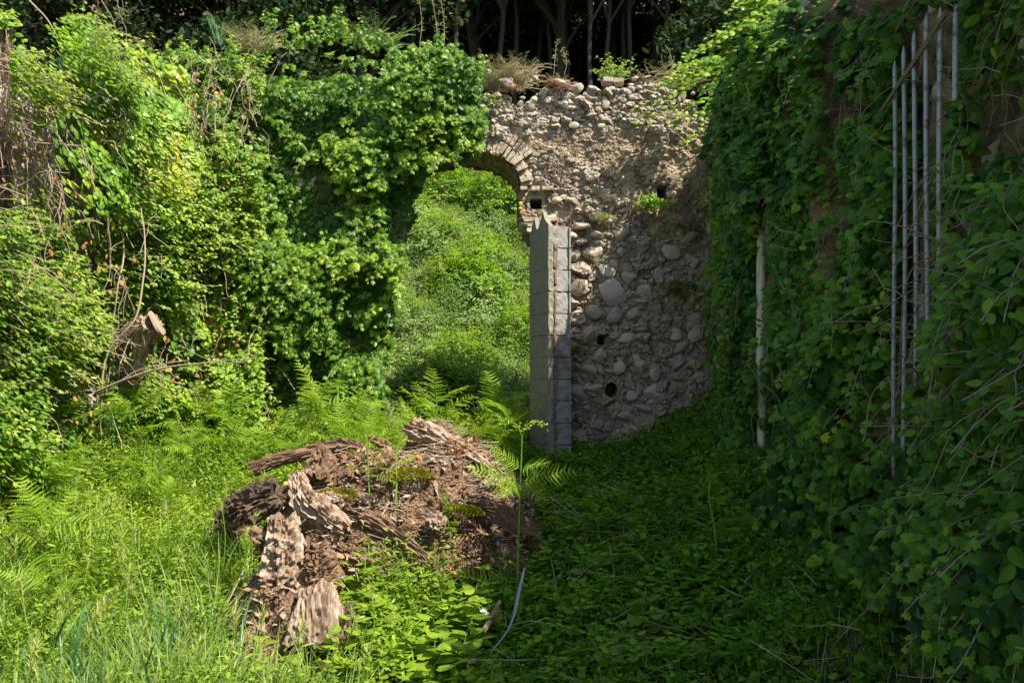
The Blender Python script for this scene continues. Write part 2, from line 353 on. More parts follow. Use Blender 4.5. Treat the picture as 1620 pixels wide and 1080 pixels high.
def ground_mat():
    m, t, out = M_new('ground_soil'); N = t.nodes.new; L = t.links.new
    g = N('ShaderNodeNewGeometry'); sp = N('ShaderNodeSeparateXYZ'); L(g.outputs['Position'], sp.inputs[0])
    n1 = N('ShaderNodeTexNoise'); n1.inputs['Scale'].default_value = 5; n1.inputs['Detail'].default_value = 10; n1.inputs['Roughness'].default_value = .75; L(g.outputs['Position'], n1.inputs['Vector'])
    r1 = ramp(t, [(.02, .025, .01), (.045, .06, .02), (.08, .085, .035), (.13, .11, .06)], [.3, .45, .6, .75]); L(n1.outputs[0], r1.inputs[0])
    r2 = ramp(t, [(.05, .035, .022), (.12, .08, .05), (.22, .14, .085), (.34, .24, .16)], [.3, .45, .58, .75]); L(n1.outputs[0], r2.inputs[0])
    mr = N('ShaderNodeMapRange'); mr.inputs[1].default_value = 15.5; mr.inputs[2].default_value = 18; L(sp.outputs[1], mr.inputs[0])
    mx = N('ShaderNodeMix'); mx.data_type = 'RGBA'; L(mr.outputs[0], mx.inputs[0]); L(r1.outputs[0], mx.inputs[6]); L(r2.outputs[0], mx.inputs[7])
    p = N('ShaderNodeBsdfPrincipled'); p.inputs['Roughness'].default_value = 1; p.inputs['Specular IOR Level'].default_value = .1; L(mx.outputs[2], p.inputs['Base Color'])
    nb = N('ShaderNodeTexNoise'); nb.inputs['Scale'].default_value = 35; nb.inputs['Detail'].default_value = 8; L(g.outputs['Position'], nb.inputs['Vector'])
    b = N('ShaderNodeBump'); b.inputs['Strength'].default_value = 1; b.inputs['Distance'].default_value = .04; L(nb.outputs[0], b.inputs['Height']); L(b.outputs[0], p.inputs['Normal'])
    L(p.outputs[0], out.inputs[0]); return m
m_ground = ground_mat()

# ------------------------------------------------------------------ ground and hillside
def gz(x, y):
    x = np.asarray(x, float); y = np.asarray(y, float)
    z = np.interp(y, [-40, 0, 2.5, 4.2, 5.6, 7.8, 9, 12, 16, 22, 40, 90], [-2, 0, 0, .17, .58, 1.0, 1.1, 3.0, 5.9, 10.0, 22, 50])
    near = 1 - sstep(7.6, 9, y)
    z = z + near * (.42 * sstep(1.0, 1.9, x) + .35 * sstep(2.2, 3.6, -x)) * sstep(0, 3, y)
    z = z + (fbm(n3(x * 1.1, y * 1.1), 3, 5) - .5) * .22 + (fbm(n3(x * .25, y * .25), 2, 8) - .5) * 2.2 * sstep(10, 18, y)
    return z
def grid(xs, ys):
    X, Y = np.meshgrid(xs, ys); nx, ny = len(xs), len(ys)
    i = (np.arange(ny - 1)[:, None] * nx + np.arange(nx - 1)[None]).ravel()
    return X.ravel(), Y.ravel(), np.stack([i, i + 1, i + nx + 1, i + nx], -1)
gx = np.concatenate([np.linspace(-90, -6, 40, endpoint=False), np.arange(-6, 6, .07), np.linspace(6, 90, 40)])
gy = np.concatenate([np.linspace(-40, 1, 20, endpoint=False), np.arange(1, 9, .07), np.linspace(9, 30, 110, endpoint=False), np.linspace(30, 90, 30)])
X, Y, Fq = grid(gx, gy)
tag(mk('ground', (np.column_stack([X, Y, gz(X, Y) + (fbm(n3(X * 7, Y * 7), 3, 2) - .5) * .05]), Fq, .5), m_ground, smooth=True), kind='structure')

# ------------------------------------------------------------------ walls (real thickness, uneven face and top)
def path_fn(pts):
    p = np.array(pts, float); d = np.r_[0, np.cumsum(np.linalg.norm(np.diff(p, axis=0), axis=1))]
    def at(s): return np.interp(s, d, p[:, 0]), np.interp(s, d, p[:, 1])
    def nrm(s, e=.18):
        x0, y0 = at(np.clip(s - e, 0, d[-1])); x1, y1 = at(np.clip(s + e, 0, d[-1])); t = norm(np.stack([x1 - x0, y1 - y0], -1))
        return np.stack([t[..., 1], -t[..., 0]], -1)
    return at, nrm, d[-1]
def wall_mesh(at, nrm, Ln, z0, top, thick, res, disp, hole=None):
    s = np.arange(0, Ln + res, res).clip(0, Ln); zmax = 5.2
    tt = np.arange(z0, zmax + thick + 1.0, res)
    S, T, q = grid(s, tt)
    tp = top(S); z = np.minimum(T, tp); over = np.clip(T - tp, 0, thick); down = np.clip(T - tp - thick, 0, 2)
    x, y = at(S); n = nrm(S); d = disp(S, z)
    d = d * (1 - over / thick)
    X = x + n[:, 0] * (d - over); Y = y + n[:, 1] * (d - over)
    Z = z - down * 1.0 + (over > 0) * (over < thick) * (fbm(n3(S * 6, over * 6), 3, 77) - .5) * .08
    keep = (down.reshape(-1)[q].min(1) < 1.0)
    if hole is not None: keep &= ~hole(X[q].mean(1), Z[q].mean(1), over[q].mean(1))
    q = q[keep]
    used = np.unique(q); mp = np.full(len(X), -1); mp[used] = np.arange(len(used))
    va = rubble(S[used], Z[used])[1] if hole is not None else .5
    return np.column_stack([X, Y, Z])[used], mp[q], va

# --- far wall with the arch
FY = 7.7
atF, nF, LF = path_fn([(-3.5, 7.78), (-1.5, 7.72), (2.15, 7.68)])
def topF(s):
    x = -3.5 + s
    return 4.36 + .16 * np.sin(x * 1.7 + 1) * (x < 0) + (fbm(n3(x * 3, 0 * x), 3, 3) - .5) * .28 + (fbm(n3(x * 14, 0 * x), 2, 9) - .5) * .1 + .12 * np.exp(-((x - 1.0) / .5) ** 2) - .25 * sstep(1.5, 2.0, x)
def jambR(z):   # right side of the opening
    return np.interp(z, [0, 2.9, 3.1, 3.3, 3.45], [.36, .36, .12, .07, .06]) + .03 * (fbm(n3(z * 9, 0 * z), 2, 4) - .5)
def jambL(z): return np.interp(z, [0, 2.1, 2.9, 3.53], [-1.42, -1.36, -1.16, -1.06]) + .03 * (fbm(n3(z * 9, 0 * z + 4), 2, 4) - .5)
def in_open(x, z, grow=0.0):
    a = .56 + grow; b = .36 + grow; cx, cz = -.5, 3.53
    arch = (z >= cz) & (((x - cx) / a) ** 2 + ((z - cz) / b) ** 2 < 1)
    low = (z < cz) & (x > jambL(z) - grow) & (x < jambR(z) + grow)
    return arch | low
putlogs = [(P(848, 322, FY), .06, .055), (P(1047, 312, FY), .05, .11), (P(950, 538, FY), .042, .05)]
pipeh = P(966, 617, FY)
def holeF(x, z, over):
    h = in_open(x, z)
    for c, a, b in putlogs: h |= (abs(x - c[0]) < a) & (abs(z - c[2]) < b) & (over < .01)
    h |= (((x - pipeh[0]) / .065) ** 2 + ((z - pipeh[2]) / .08) ** 2 < 1) & (over < .01)
    return h
def rubble(s, z):
    """packed field stones: relief and a stone value (0..0.15 = mortar)"""
    wx = (fbm(n3(s * 5, z * 5), 2, 91) - .5) * .12; wz = (fbm(n3(s * 5, z * 5), 2, 92) - .5) * .12
    cov = np.maximum(1 - sstep(2.75, 3.15, z + wx), sstep(3.95, 4.15, z + 2 * wz)); cov = np.maximum(cov, .85 * (fbm(n3(s * 1.7, z * 1.7), 3, 96) > .6))
    h = 0; va = np.zeros(np.shape(s)); got = np.zeros(np.shape(s))
    for sx, sz2, amp, sd, th in ((6.0, 8.5, .075, 11, .62), (11, 16, .045, 12, .35), (19, 30, .025, 13, 0.0)):
        f1, f2, idv = worley((s + wx) * sx, (z + wz) * sz2, sd); e = np.clip((f2 - f1 - .05) * 3.2, 0, 1); use = (idv > th) & (got < .5) & (e > 0)
        r = (idv * 7.31) % 1; hh = amp * e ** .45 * (.4 + .8 * r); h = h + np.where(use, hh * cov, 0); va = np.where(use & (cov > .4), .2 + .8 * r, va); got = np.where((idv > th) & (f2 - f1 > .03), 1, got)
    return h, va
def dispF(s, z):
    p = n3(s, z)
    d = (fbm(p * 2.2, 3, 21) - .5) * .10 + (fbm(p * 9, 4, 22) - .5) * .06
    low = 1 - sstep(2.6, 3.2, z)
    d = d + rubble(s, z)[0] + (fbm(p * 26, 3, 24) - .5) * .03 + (fbm(p * 60, 2, 26) - .5) * .012
    # eroded joints
    c = fbm(p * np.array([5, 9, 1]), 2, 25); 
    return d
wallF = thing('ruined_stone_wall', 'tall rubble stone wall with a brick arch opening, half of it bare and sunlit', 'wall', (-.5, 7.9, .9))
mk('masonry', wall_mesh(atF, nF, LF, .55, topF, .66, .0135, dispF, holeF), m_masonry, wallF)
# lining of the opening: soffit and jambs, back to the rear face
th = np.linspace(math.pi, 0, 60)
arc = np.column_stack([-.5 + .56 * np.cos(th), 3.53 + .36 * np.sin(th)])
zr = np.linspace(3.5, .5, 70); right = np.column_stack([jambR(zr), zr])
zl = np.linspace(.5, 3.5, 50); left = np.column_stack([jambL(zl), zl])
pro = np.vstack([left, arc, right]); m_ = len(pro); yy = np.linspace(-.03, .68, 34)
cen = np.array([-.45, 2.6]); dirp = norm(pro - cen)
V = []
for y in yy:
    n_ = (fbm(n3(pro[:, 0] * 7, pro[:, 1] * 7, y * 7 + 0 * pro[:, 0]), 4, 31) - .5) * .09 + .012
    V.append(np.column_stack([pro[:, 0] + dirp[:, 0] * n_, FY + y + 0 * n_, pro[:, 1] + dirp[:, 1] * n_]))
V = np.vstack(V); i = (np.arange(len(yy) - 1)[:, None] * m_ + np.arange(m_ - 1)[None]).ravel()
mk('opening_lining', (V, np.stack([i, i + 1, i + m_ + 1, i + m_], -1), .5), m_masonry, wallF)
# rear face so that the wall is solid seen from the side
Xr, Zr, q = grid(np.arange(-3.5, 2.2, .05), np.arange(.4, 4.35, .05))
kp = ~in_open(Xr[q].mean(1), Zr[q].mean(1), -.01); mk('rear_face', (np.column_stack([Xr, FY + .64 + (fbm(n3(Xr * 5, Zr * 5), 3, 6) - .5) * .06, Zr]), q[kp], .5), m_masonry, wallF)
# hole linings
parts = []
for c, a, b in putlogs:
    parts += [box(c + [0, .215, b + .012], (2 * a + .06, .4, .03)), box(c + [0, .215, -b - .012], (2 * a + .06, .4, .03)), box(c + [a + .012, .215, 0], (.03, .4, 2 * b)), box(c + [-a - .012, .215, 0], (.03, .4, 2 * b)), box(c + [0, .37, 0], (2 * a + .1, .03, 2 * b + .1))]
mk('putlog_hole', merge(parts), m_masonry, wallF)
t_ = np.linspace(0, 2 * np.pi, 25)
pp = []
for r, y0, y1 in ((1.0, -.05, .4),):
    a = np.column_stack([pipeh[0] + .062 * np.cos(t_), 0 * t_ + FY - .045, pipeh[2] + .078 * np.sin(t_)]); b = a + [0.02, .5, .03]
    a2 = np.column_stack([pipeh[0] + .078 * np.cos(t_), 0 * t_ + FY - .045, pipeh[2] + .095 * np.sin(t_)]); b2 = a2 + [0.02, .5, .03]
    V = np.vstack([a, b, a2, b2, [pipeh + [0.02, .45, .03]]]); n = 25; i = np.arange(24)
    f = np.concatenate([np.stack([i, i + 1, n + i + 1], -1), np.stack([i, n + i + 1, n + i], -1), np.stack([i, i + 1, 2 * n + i + 1], -1), np.stack([i, 2 * n + i + 1, 2 * n + i], -1),
                        np.stack([2 * n + i, 2 * n + i + 1, 3 * n + i + 1], -1), np.stack([2 * n + i, 3 * n + i + 1, 3 * n + i], -1), np.stack([n + i, n + i + 1, np.full(24, 4 * n)], -1)])
    mk('drain_hole', (V, f, .5), m_clay, wallF)

# stones set into the bare part
pos, size, var = [], [], []
def put(x, y, wpx, hpx, v, proud=.07, Yd=FY):
    if y < 330: proud = proud * .5
    if any(abs(x - a) < 8 + wpx * .5 and abs(y - b) < 9 + hpx * .5 for a, b in ((848, 322), (950, 538), (966, 617))) or (abs(x - 1047) < 12 and abs(y - 312) < 24): return
    p = P(x, y, Yd); s = np.array([wpx / 2 / 163 * 1.08, max(wpx, hpx) / 2 / 163 * .6, hpx / 2 / 163 * 1.08])
    pos.append(p + [0, s[1] * .42 - proud, 0]); size.append(s * (1 if y > 330 else .85)); var.append(v * (.85 if y > 330 else .62))
big = [(968, 464, 50, 44, .8), (958, 432, 30, 24, .78), (993, 440, 28, 22, .45), (937, 402, 34, 28, .5), (910, 406, 14, 22, .5), (1020, 460, 26, 26, .55), (972, 498, 30, 26, .2),
       (1002, 498, 28, 22, .35), (939, 494, 30, 22, .5), (990, 536, 30, 18, .8), (955, 520, 36, 20, .45), (930, 530, 24, 32, .4), (948, 562, 28, 20, .6), (1014, 578, 26, 22, .6),
       (1035, 590, 20, 22, .7), (980, 582, 26, 24, .55), (932, 585, 34, 22, .35), (1035, 620, 34, 26, .72), (940, 613, 26, 14, .6), (998, 626, 20, 18, .7), (990, 657, 26, 14, .5),
       (1016, 645, 28, 12, .45), (1004, 678, 20, 14, .4), (915, 620, 28, 30, .3), (1003, 715, 18, 14, .6), (1065, 530, 28, 24, .72), (1098, 532, 26, 28, .65), (1060, 400, 30, 22, .6),
       (1100, 505, 30, 26, .25), (1090, 375, 34, 18, .3), (980, 400, 14, 14, .75), (920, 425, 36, 24, .5), (915, 455, 30, 30, .5), (905, 480, 26, 20, .5),
       (918, 158, 26, 16, .8), (928, 165, 20, 14, .85), (958, 163, 18, 24, .8), (845, 159, 16, 14, .85), (866, 159, 16, 14, .8), (841, 170, 16, 16, .5), (841, 183, 13, 10, .8),
       (827, 196, 20, 18, .9), (835, 213, 16, 10, .85), (805, 190, 12, 10, .8), (768, 155, 22, 16, .5), (893, 166, 14, 18, .4), (877, 200, 16, 9, .7), (908, 200, 20, 13, .75),
       (935, 184, 20, 9, .8), (952, 187, 14, 12, .4), (950, 201, 18, 10, .85), (873, 236, 12, 9, .9), (896, 245, 12, 12, .8), (900, 255, 16, 9, .95), (993, 240, 14, 8, .9),
       (990, 148, 20, 13, .5), (1010, 141, 14, 11, .7), (1000, 143, 12, 10, .6), (912, 140, 24, 20, .4), (940, 145, 34, 18, .45), (970, 144, 24, 14, .5), (885, 133, 28, 20, .35),
       (1030, 150, 26, 10, .4), (1060, 148, 20, 14, .6), (1080, 152, 16, 12, .75), (1070, 183, 22, 12, .85), (1045, 208, 14, 8, .9), (1090, 165, 26, 18, .6), (985, 181, 14, 7, .95),
       (800, 132, 26, 26, .3), (905, 318, 30, 12, .5), (930, 322, 22, 14, .6), (880, 318, 24, 12, .5), (940, 345, 24, 18, .75), (960, 352, 20, 16, .85), (920, 360, 26, 12, .5),
       (942, 374, 24, 14, .55), (985, 372, 26, 22, .4), (1040, 322, 24, 10, .5), (1062, 308, 18, 12, .6), (1068, 318, 16, 10, .6), (945, 385, 14, 10, .8), (904, 375, 22, 14, .5), (920, 385, 20, 10, .45)]
for b in big: put(*b)
# smaller filling stones, dense in the lower rubble
n = 0
while n < 170:
    x = U(905, 1128); y = 720 - 600 * U(0, 1) ** .75
    dens = 1.0 if y > 330 else (.8 if y < 185 else .22)
    if U(0, 1) > dens: continue
    if y < 185: x = U(765, 1125)
    elif y < 330: x = U(855, 1120)
    sfa = U(5, 19) if y > 330 else U(4, 12)
    put(x, y, sfa * U(.9, 1.9), sfa * U(.5, 1), np.clip(rng.normal(.42, .2), 0, 1), proud=U(.01, .045)); n += 1
mk('stonework', rocks(pos, size, var, 2, .3), m_stone, wallF)
# capping stones along the ragged top
pos, size, var = [], [], []
for k in range(75):
    x = U(-.3, 1.95); tp = float(topF(np.array([x + 3.5]))[0]); s = U(.02, .065)
    pos.append(np.array([x, FY + U(0.0, .6), tp + U(-.02, .04)])); size.append((s * U(1, 1.6), s, s * U(.6, 1))); var.append(U(.05, .5))
mk('capping_stone', rocks(pos, size, var), m_stone, wallF)
mk('loose_brick', merge([box(P(961, 129, FY + .1) + [0, 0, 0.0], (.1, .12, .045), Rz(.1), .006, .3), box(P(979, 130, FY + .1), (.09, .12, .04), Rz(-.15), .006, .4)]), m_stone, wallF)
# brick arch: two courses of radial bricks
br = []
for course, (r0, lenb) in enumerate(((0.0, .125), (.128, .12))):
    a_ = .58 + r0 + lenb / 2; b_ = .38 + r0 + lenb / 2; nb = 38 + 7 * course
    for k in range(nb):
        t = math.pi * (k + .5 + .5 * course) / nb
        if t > math.pi * .97 or (course == 1 and (t < .5 or U(0, 1) < .2)) or (course == 0 and U(0, 1) < .05): continue
        x, z = -.5 + a_ * math.cos(t), 3.53 + b_ * math.sin(t)
        nx, nz = math.cos(t) / a_, math.sin(t) / b_; ang = math.atan2(nx, nz)
        if course == 1 and x < -.6: continue
        br.append(rbox((x + U(-.006, .006), FY + .075 + U(-.035, .035), z + U(-.008, .008)), (.041 * U(.8, 1.05), .24, lenb * U(.72, 1.0)), Ry(ang + U(-.08, .08)), 5, .007, U(0, 1), .5))
        if course == 0:
            for q in range(1, 3):   # the soffit bricks behind
                br.append(rbox((x + U(-.006, .006), FY + .085 + .235 * q, z + U(-.015, .008)), (.042, .22, lenb), Ry(ang + U(-.04, .04)), 3, .006, U(0, .7), .4))
# straight bonded bricks down the jamb
for row in range(14):
    z = 3.5 - row * .05; x0 = float(jambR(np.array([z]))[0])
    for q in range(2 if row % 3 else 3):
        x = x0 + .06 + q * .115 + (.03 if row % 2 else 0)
        if abs(z - putlogs[0][0][2]) < .075 and abs(x - putlogs[0][0][0]) < .14: continue
        if U(0, 1) < .2 + .15 * q: continue
        br.append(rbox((x, FY + .085 + U(-.035, .02), z), (.112 * U(.6, 1), .25, .04 * U(.8, 1.1)), Ry(U(-.08, .08)), 5, .008, U(0, 1), .5))
mk('brick_arch', merge(br), m_brick, wallF)
mk('corbel_stone', rocks([P(833, 358, FY) + [0, .1, 0], P(850, 372, FY) + [0, .14, 0], P(828, 345, FY) + [0, .2, .02], P(868, 345, FY) + [0, .06, 0]], [(.09, .16, .07), (.08, .14, .06), (.08, .15, .045), (.1, .12, .05)], [.5, .4, .6, .5], 3, .25), m_stone, wallF)
mk('lichen', rocks([P(824, 322, FY - .045), P(827, 336, FY - .05), P(823, 330, FY - .05)], [(.025, .012, .02), (.035, .012, .012), (.02, .01, .012)], [.5] * 3), m_lich, wallF)

# --- right wall, running from the far corner to beside the camera
atR, nR, LR = path_fn([(1.98, 8.1), (1.88, 7.2), (1.80, 6.1), (1.94, 5.2), (1.97, 4.6), (1.98, 3.8), (1.86, 3.0), (1.7, 2.2), (1.62, .6), (1.7, -1.2)])
def topR(s):
    return np.interp(atR(s)[1], [-1, 1, 2.5, 3.7, 4.6, 5.3, 6.2, 6.8, 7.5], [3.2, 3.3, 3.48, 3.82, 4.0, 4.12, 4.1, 4.02, 3.98]) + (fbm(n3(s * 1.3, 0 * s), 3, 41) - .5) * .16 + (fbm(n3(s * 8, 0 * s), 2, 42) - .5) * .12
def dispR(s, z):
    p = n3(s, z)
    rib = .16 * np.exp(-((s - 3.35) / .16) ** 2) * sstep(2.0, 2.4, z)
    return (fbm(p * 1.6, 3, 51) - .5) * .26 + (fbm(p * 6, 4, 52) - .5) * .17 + (fbm(p * 22, 3, 53) - .5) * .05 + rib
wallR = thing('overgrown_stone_wall', 'high dark stone wall along the right side, buried in ivy and in shade', 'wall', (1.9, 4.5, .7))
mk('masonry', wall_mesh(atR, nR, LR, .2, topR, .6, .022, dispR), m_rock, wallR)
pos, size, var = [], [], []
for k in range(260):
    s = U(.2, 6.3); z = U(.9, 4.2); x, y = atR(s); n_ = nR(np.array(s)); d = float(dispR(np.array([s]), np.array([z]))[0]); r = U(.03, .1)
    pos.append(np.array([x + n_[0] * (d - r * .25), y + n_[1] * (d - r * .25), z])); size.append((r * U(.8, 1.2), r * U(.9, 1.5), r * U(.6, 1))); var.append(U(.1, .8))
mk('stonework', rocks(pos, size, var), m_stone, wallR)
# --- left retaining wall under the brambles
atL, nL, LL = path_fn([(-3.75, 2.5), (-3.75, 5.0), (-3.7, 6.2), (-3.45, 7.2), (-3.0, 7.75)])
def topL(s): return 4.0 + (fbm(n3(s * 1.5, 0 * s), 3, 61) - .5) * .5
wallL = thing('overgrown_stone_wall', 'crumbling stone wall on the left showing through brambles and yellow leaves', 'wall', (-3.8, 5.5, 1))
mk('masonry', wall_mesh(atL, nL, LL, .3, topL, .6, .03, lambda s, z: (fbm(n3(s, z) * 1.6, 3, 71) - .5) * .3 + (fbm(n3(s, z) * 7, 4, 72) - .5) * .12), m_masonry, wallL)

# ------------------------------------------------------------------ concrete block pillar
pil = thing('concrete_block_pillar', 'grey concrete block pillar propped in front of the bare wall beside the arch', 'pillar', (.47, 7.4, .8))
rot = Rz(.42)
PB = np.array([.375, 7.45, 0.0]); bz = .66
bl, sd_, mo = [], [], []
for k in range(12):
    z = bz + .2 * k + .1; h = .194
    if z + .1 > 3.25: h = .15; z -= .02
    bl.append(rbox(PB + rot @ np.array([U(-.004, .004), U(-.005, .005), 0]) + [0, 0, z], (.172, .36, h), rot @ Rz(U(-.02, .02)), 9, .007, .5, .18))
    mo.append(box(PB + rot @ np.array([.0, .01, 0]) + [0, 0, z + .1], (.158, .335, .014), rot, .001))
# thin proud strip on the right of the face and side cladding with a broken, pointed top
for k in range(11): mo.append(rbox(PB + rot @ np.array([-.062, -.18, 0]) + [0, 0, bz + .2 * k + .12 + U(-.03, .03)], (.035 * U(.5, 1.3), .03, .2 * U(.7, 1.2)), rot, 6, .014, .5, .5))
mk('block', merge(bl), m_conc, pil); mk('mortar_joint', merge(mo), m_mort, pil)
zt = bz + 2.4
# left face cladding: profile polygon extruded in thickness
prof = np.array([(-.21, 2.9), (.19, 2.9), (.19, 3.0), (.15, 3.12), (.1, 3.18), (.06, 3.07), (.03, 3.05), (-.02, 3.12), (-.08, 3.2), (-.12, 3.12), (-.21, 3.05)])   # (along y, z)
k = len(prof); base = []
for xo in (-.095, -.135): base.append(np.array([PB + rot @ np.array([xo, a, 0]) + [0, 0, z] for a, z in prof]))
V = np.vstack(base + [[base[0].mean(0) - [0, 0, .5]], [base[1].mean(0) - [0, 0, .5]]])
i = np.arange(k); j = (i + 1) % k
fc = np.concatenate([np.stack([i, j, np.full(k, 2 * k)], -1), np.stack([k + j, k + i, np.full(k, 2 * k + 1)], -1), np.stack([i, k + j, j], -1), np.stack([i, k + i, k + j], -1)])
mk('broken_top', (V, fc, .5), m_side, pil)
mk('side_block', merge([rbox(PB + rot @ np.array([-.118 + U(-.004, .004), -.01 + U(-.006, .006), 0]) + [0, 0, bz + .2 * q + .1], (.05, .405, .196), rot @ Rz(U(-.015, .015)), 9, .01, .5, .3) for q in range(12)]), m_side, pil)
jn = [box(PB + rot @ np.array([-.117, -.01, 0]) + [0, 0, bz + .2 * k + .2], (.045, .395, .008), rot) for k in range(11)]
mk('side_joint', merge(jn), m_mort, pil)
mk('edge_strip', merge([box(PB + rot @ np.array([.087, -.17, 0]) + [0, 0, bz + .2 * q + .1], (.016, .05, .185), rot, .003) for q in range(12)]), m_conc, pil)

# ------------------------------------------------------------------ metal grille and plastic pipe on the right wall
d0 = np.array([math.sin(math.radians(11.2)), math.cos(math.radians(11.2))])
gr = thing('metal_grille', 'upright grey metal bars with slanting rail standing against the ivy wall', 'grille', (1.7, 3.55, 1.0))
B0 = P(1415, 92, 3.55); tops = []
for k in range(6):
    b = np.array([B0[0], B0[1]]) - d0 * .153 * k
    pxl = px(b[0], b[1]); zt = CAMZ + (HOR - (92 - 1.5 * (pxl - 1415))) / F * b[1]
    zt = min(zt, 3.05); zb = [1.2, 1.3, 1.6, 1.8, 2.0, 2.6][k]
    if k >= 4: zt = 3.0 - .06 * (k - 4)
    z = np.r_[np.linspace(zb, zt - .035, 24), zt]; p = np.column_stack([b[0] + .004 * np.sin(z * 3 + k), b[1] + 0 * z, z]); r = np.full(len(z), .0095); r[-1] = .002
    o = mk('bar', tube(p, r, 9), m_steel, gr, smooth=True)
def railpts(z, a=-.2, b=.95): return [np.array([B0[0], B0[1], 0]) + np.array([-d0[0] * t, -d0[1] * t, z]) for t in (a, b)]
def rail(z, zz, a, b):
    p = np.array(railpts(z, a, b)); p[0, 2] = z; p[1, 2] = zz
    c = p.mean(0); L = np.linalg.norm(p[1] - p[0]); dx = (p[1] - p[0]) / L
    yaw = math.atan2(dx[1], dx[0]); R = Rz(yaw) @ Ry(-math.asin(dx[2]))
    return box(c + [-.016, 0, 0], (L, .008, .022), R, .001)
mk('rail', rail(2.88, 2.93, -.14, .72), m_rust, gr); mk('rail', rail(1.45, 1.45, -.06, .1), m_rust, gr)
pp_ = P(1204, 712, 5.8); pt_ = P(1207, 292, 5.8)
pz = np.linspace(pp_[2], pt_[2], 30)
pipe = thing('plastic_pipe', 'pale cream plastic pipe running upright between the ivy leaves of the right wall', 'pipe', pp_ + [0, 0, 0])
ringo = tube(np.column_stack([pp_[0] + (pz - pz[0]) * .006 + .008 * np.sin(pz * 2.1), 0 * pz + pp_[1], pz]), .034, 18)
mk('pipe_length', ringo, m_pvc, pipe, smooth=True)

# ------------------------------------------------------------------ climbing plants
def shoots(o, d, L, n, droop, T, size, out, vb, tipb=.3, stem_r=.0025, spread=.5, up=.45, wig=.06, stems=True):
    """leafy shoots: N origins o, directions d, lengths L; n leaves each; returns leaf geometry and stem geometry"""
    N = len(o); t = (np.arange(n) + .6) / n
    L = np.broadcast_to(L, (N,)); dr = np.broadcast_to(droop, (N,))
    ph = U(0, 6.3, N); sd_ = norm(np.cross(d, U(-1, 1, (N, 3))))
    def pt(t): return (o[:, None] + d[:, None] * (L[:, None] * t)[..., None] + np.array([0, 0, -1]) * (dr[:, None] * L[:, None] * t ** 2)[..., None]
                       + sd_[:, None] * (wig * L[:, None] * np.sin(t * 5 + ph[:, None]))[..., None])
    p = pt(t[None]); tan = norm(d[:, None] + np.array([0, 0, -2.]) * (dr[:, None] * t)[..., None])
    side = norm(np.cross(tan, out[:, None] + np.array([0, 0, .2]))) * np.where(np.arange(n) % 2, 1, -1)[None, :, None]
    s = size * U(.6, 1.2, (N, n)) * (1.05 - .45 * t[None]);
    tip = norm(side * U(.3, 1.0, (N, n, 1)) + tan * .5 + np.array([0, 0, -.45]) + U(-spread, spread, (N, n, 3)))
    nr = norm(out[:, None] * 1.0 + np.array([0, 0, up]) + U(-spread, spread, (N, n, 3)) * 1.1)
    pos = p + side * .25 * s[..., None] + out[:, None] * .01
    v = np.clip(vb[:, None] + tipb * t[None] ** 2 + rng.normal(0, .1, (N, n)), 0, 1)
    G = scat(T, pos.reshape(-1, 3), basis(nr.reshape(-1, 3), tip.reshape(-1, 3)), s.ravel(), v.ravel())
    if not stems: return G, None
    q = pt(np.linspace(0, 1, 6)[None].repeat(N, 0)); m = 6
    a = norm(np.cross(d, out + .01)); b = norm(np.cross(d, a))
    ring = [q + (a * math.cos(x) + b * math.sin(x))[:, None] * stem_r for x in (0, 2.1, 4.2)]
    V = np.stack(ring, 2).reshape(-1, 3); base = (np.arange(N) * m * 3)[:, None, None]
    i = np.arange(m - 1)[:, None] * 3; j = np.arange(3)[None]; j2 = (j + 1) % 3
    f = np.stack([np.stack([i + j, i + j2, i + 3 + j2], -1), np.stack([i + j, i + 3 + j2, i + 3 + j], -1)], 0).reshape(-1, 3)
    return G, (V, (f[None] + base).reshape(-1, 3), np.full(len(V), .5))
def blanket(p, out, T, size, vb, up=.35, spread=.6, tipdown=.9):
    N = len(p); nr = norm(out + np.array([0, 0, up]) + U(-spread, spread, (N, 3)))
    tip = norm(U(-.8, .8, (N, 3)) + np.array([0, 0, -tipdown]) + out * .25)
    return scat(T, p, basis(nr, tip), size * U(.6, 1.25, N), np.clip(vb + rng.normal(0, .1, N), 0, 1))
def drop(G, T, test):
    nv, nf = len(T[0]), len(T[1]); n = len(G[0]) // nv
    keep = ~test(G[0].reshape(n, nv, 3).mean(1)); return (G[0], G[1][np.repeat(keep, nf)], G[2])
def onwall(at, nrm, disp, s, z, off):
    x, y = at(s); n = nrm(s); d = disp(s, z) if disp else 0
    return np.column_stack([x + n[:, 0] * (d + off), y + n[:, 1] * (d + off), z]), np.column_stack([n, np.zeros(len(s))])
def sample(N, smin, smax, zmin, zmax, mask):
    S, Z = [], []; c = 0
    while c < N:
        s = U(smin, smax, N); z = U(zmin, zmax, N); k = U(0, 1, N) < mask(s, z); S.append(s[k]); Z.append(z[k]); c += int(k.sum())
        if not k.any(): break
    return np.concatenate(S)[:N], np.concatenate(Z)[:N]

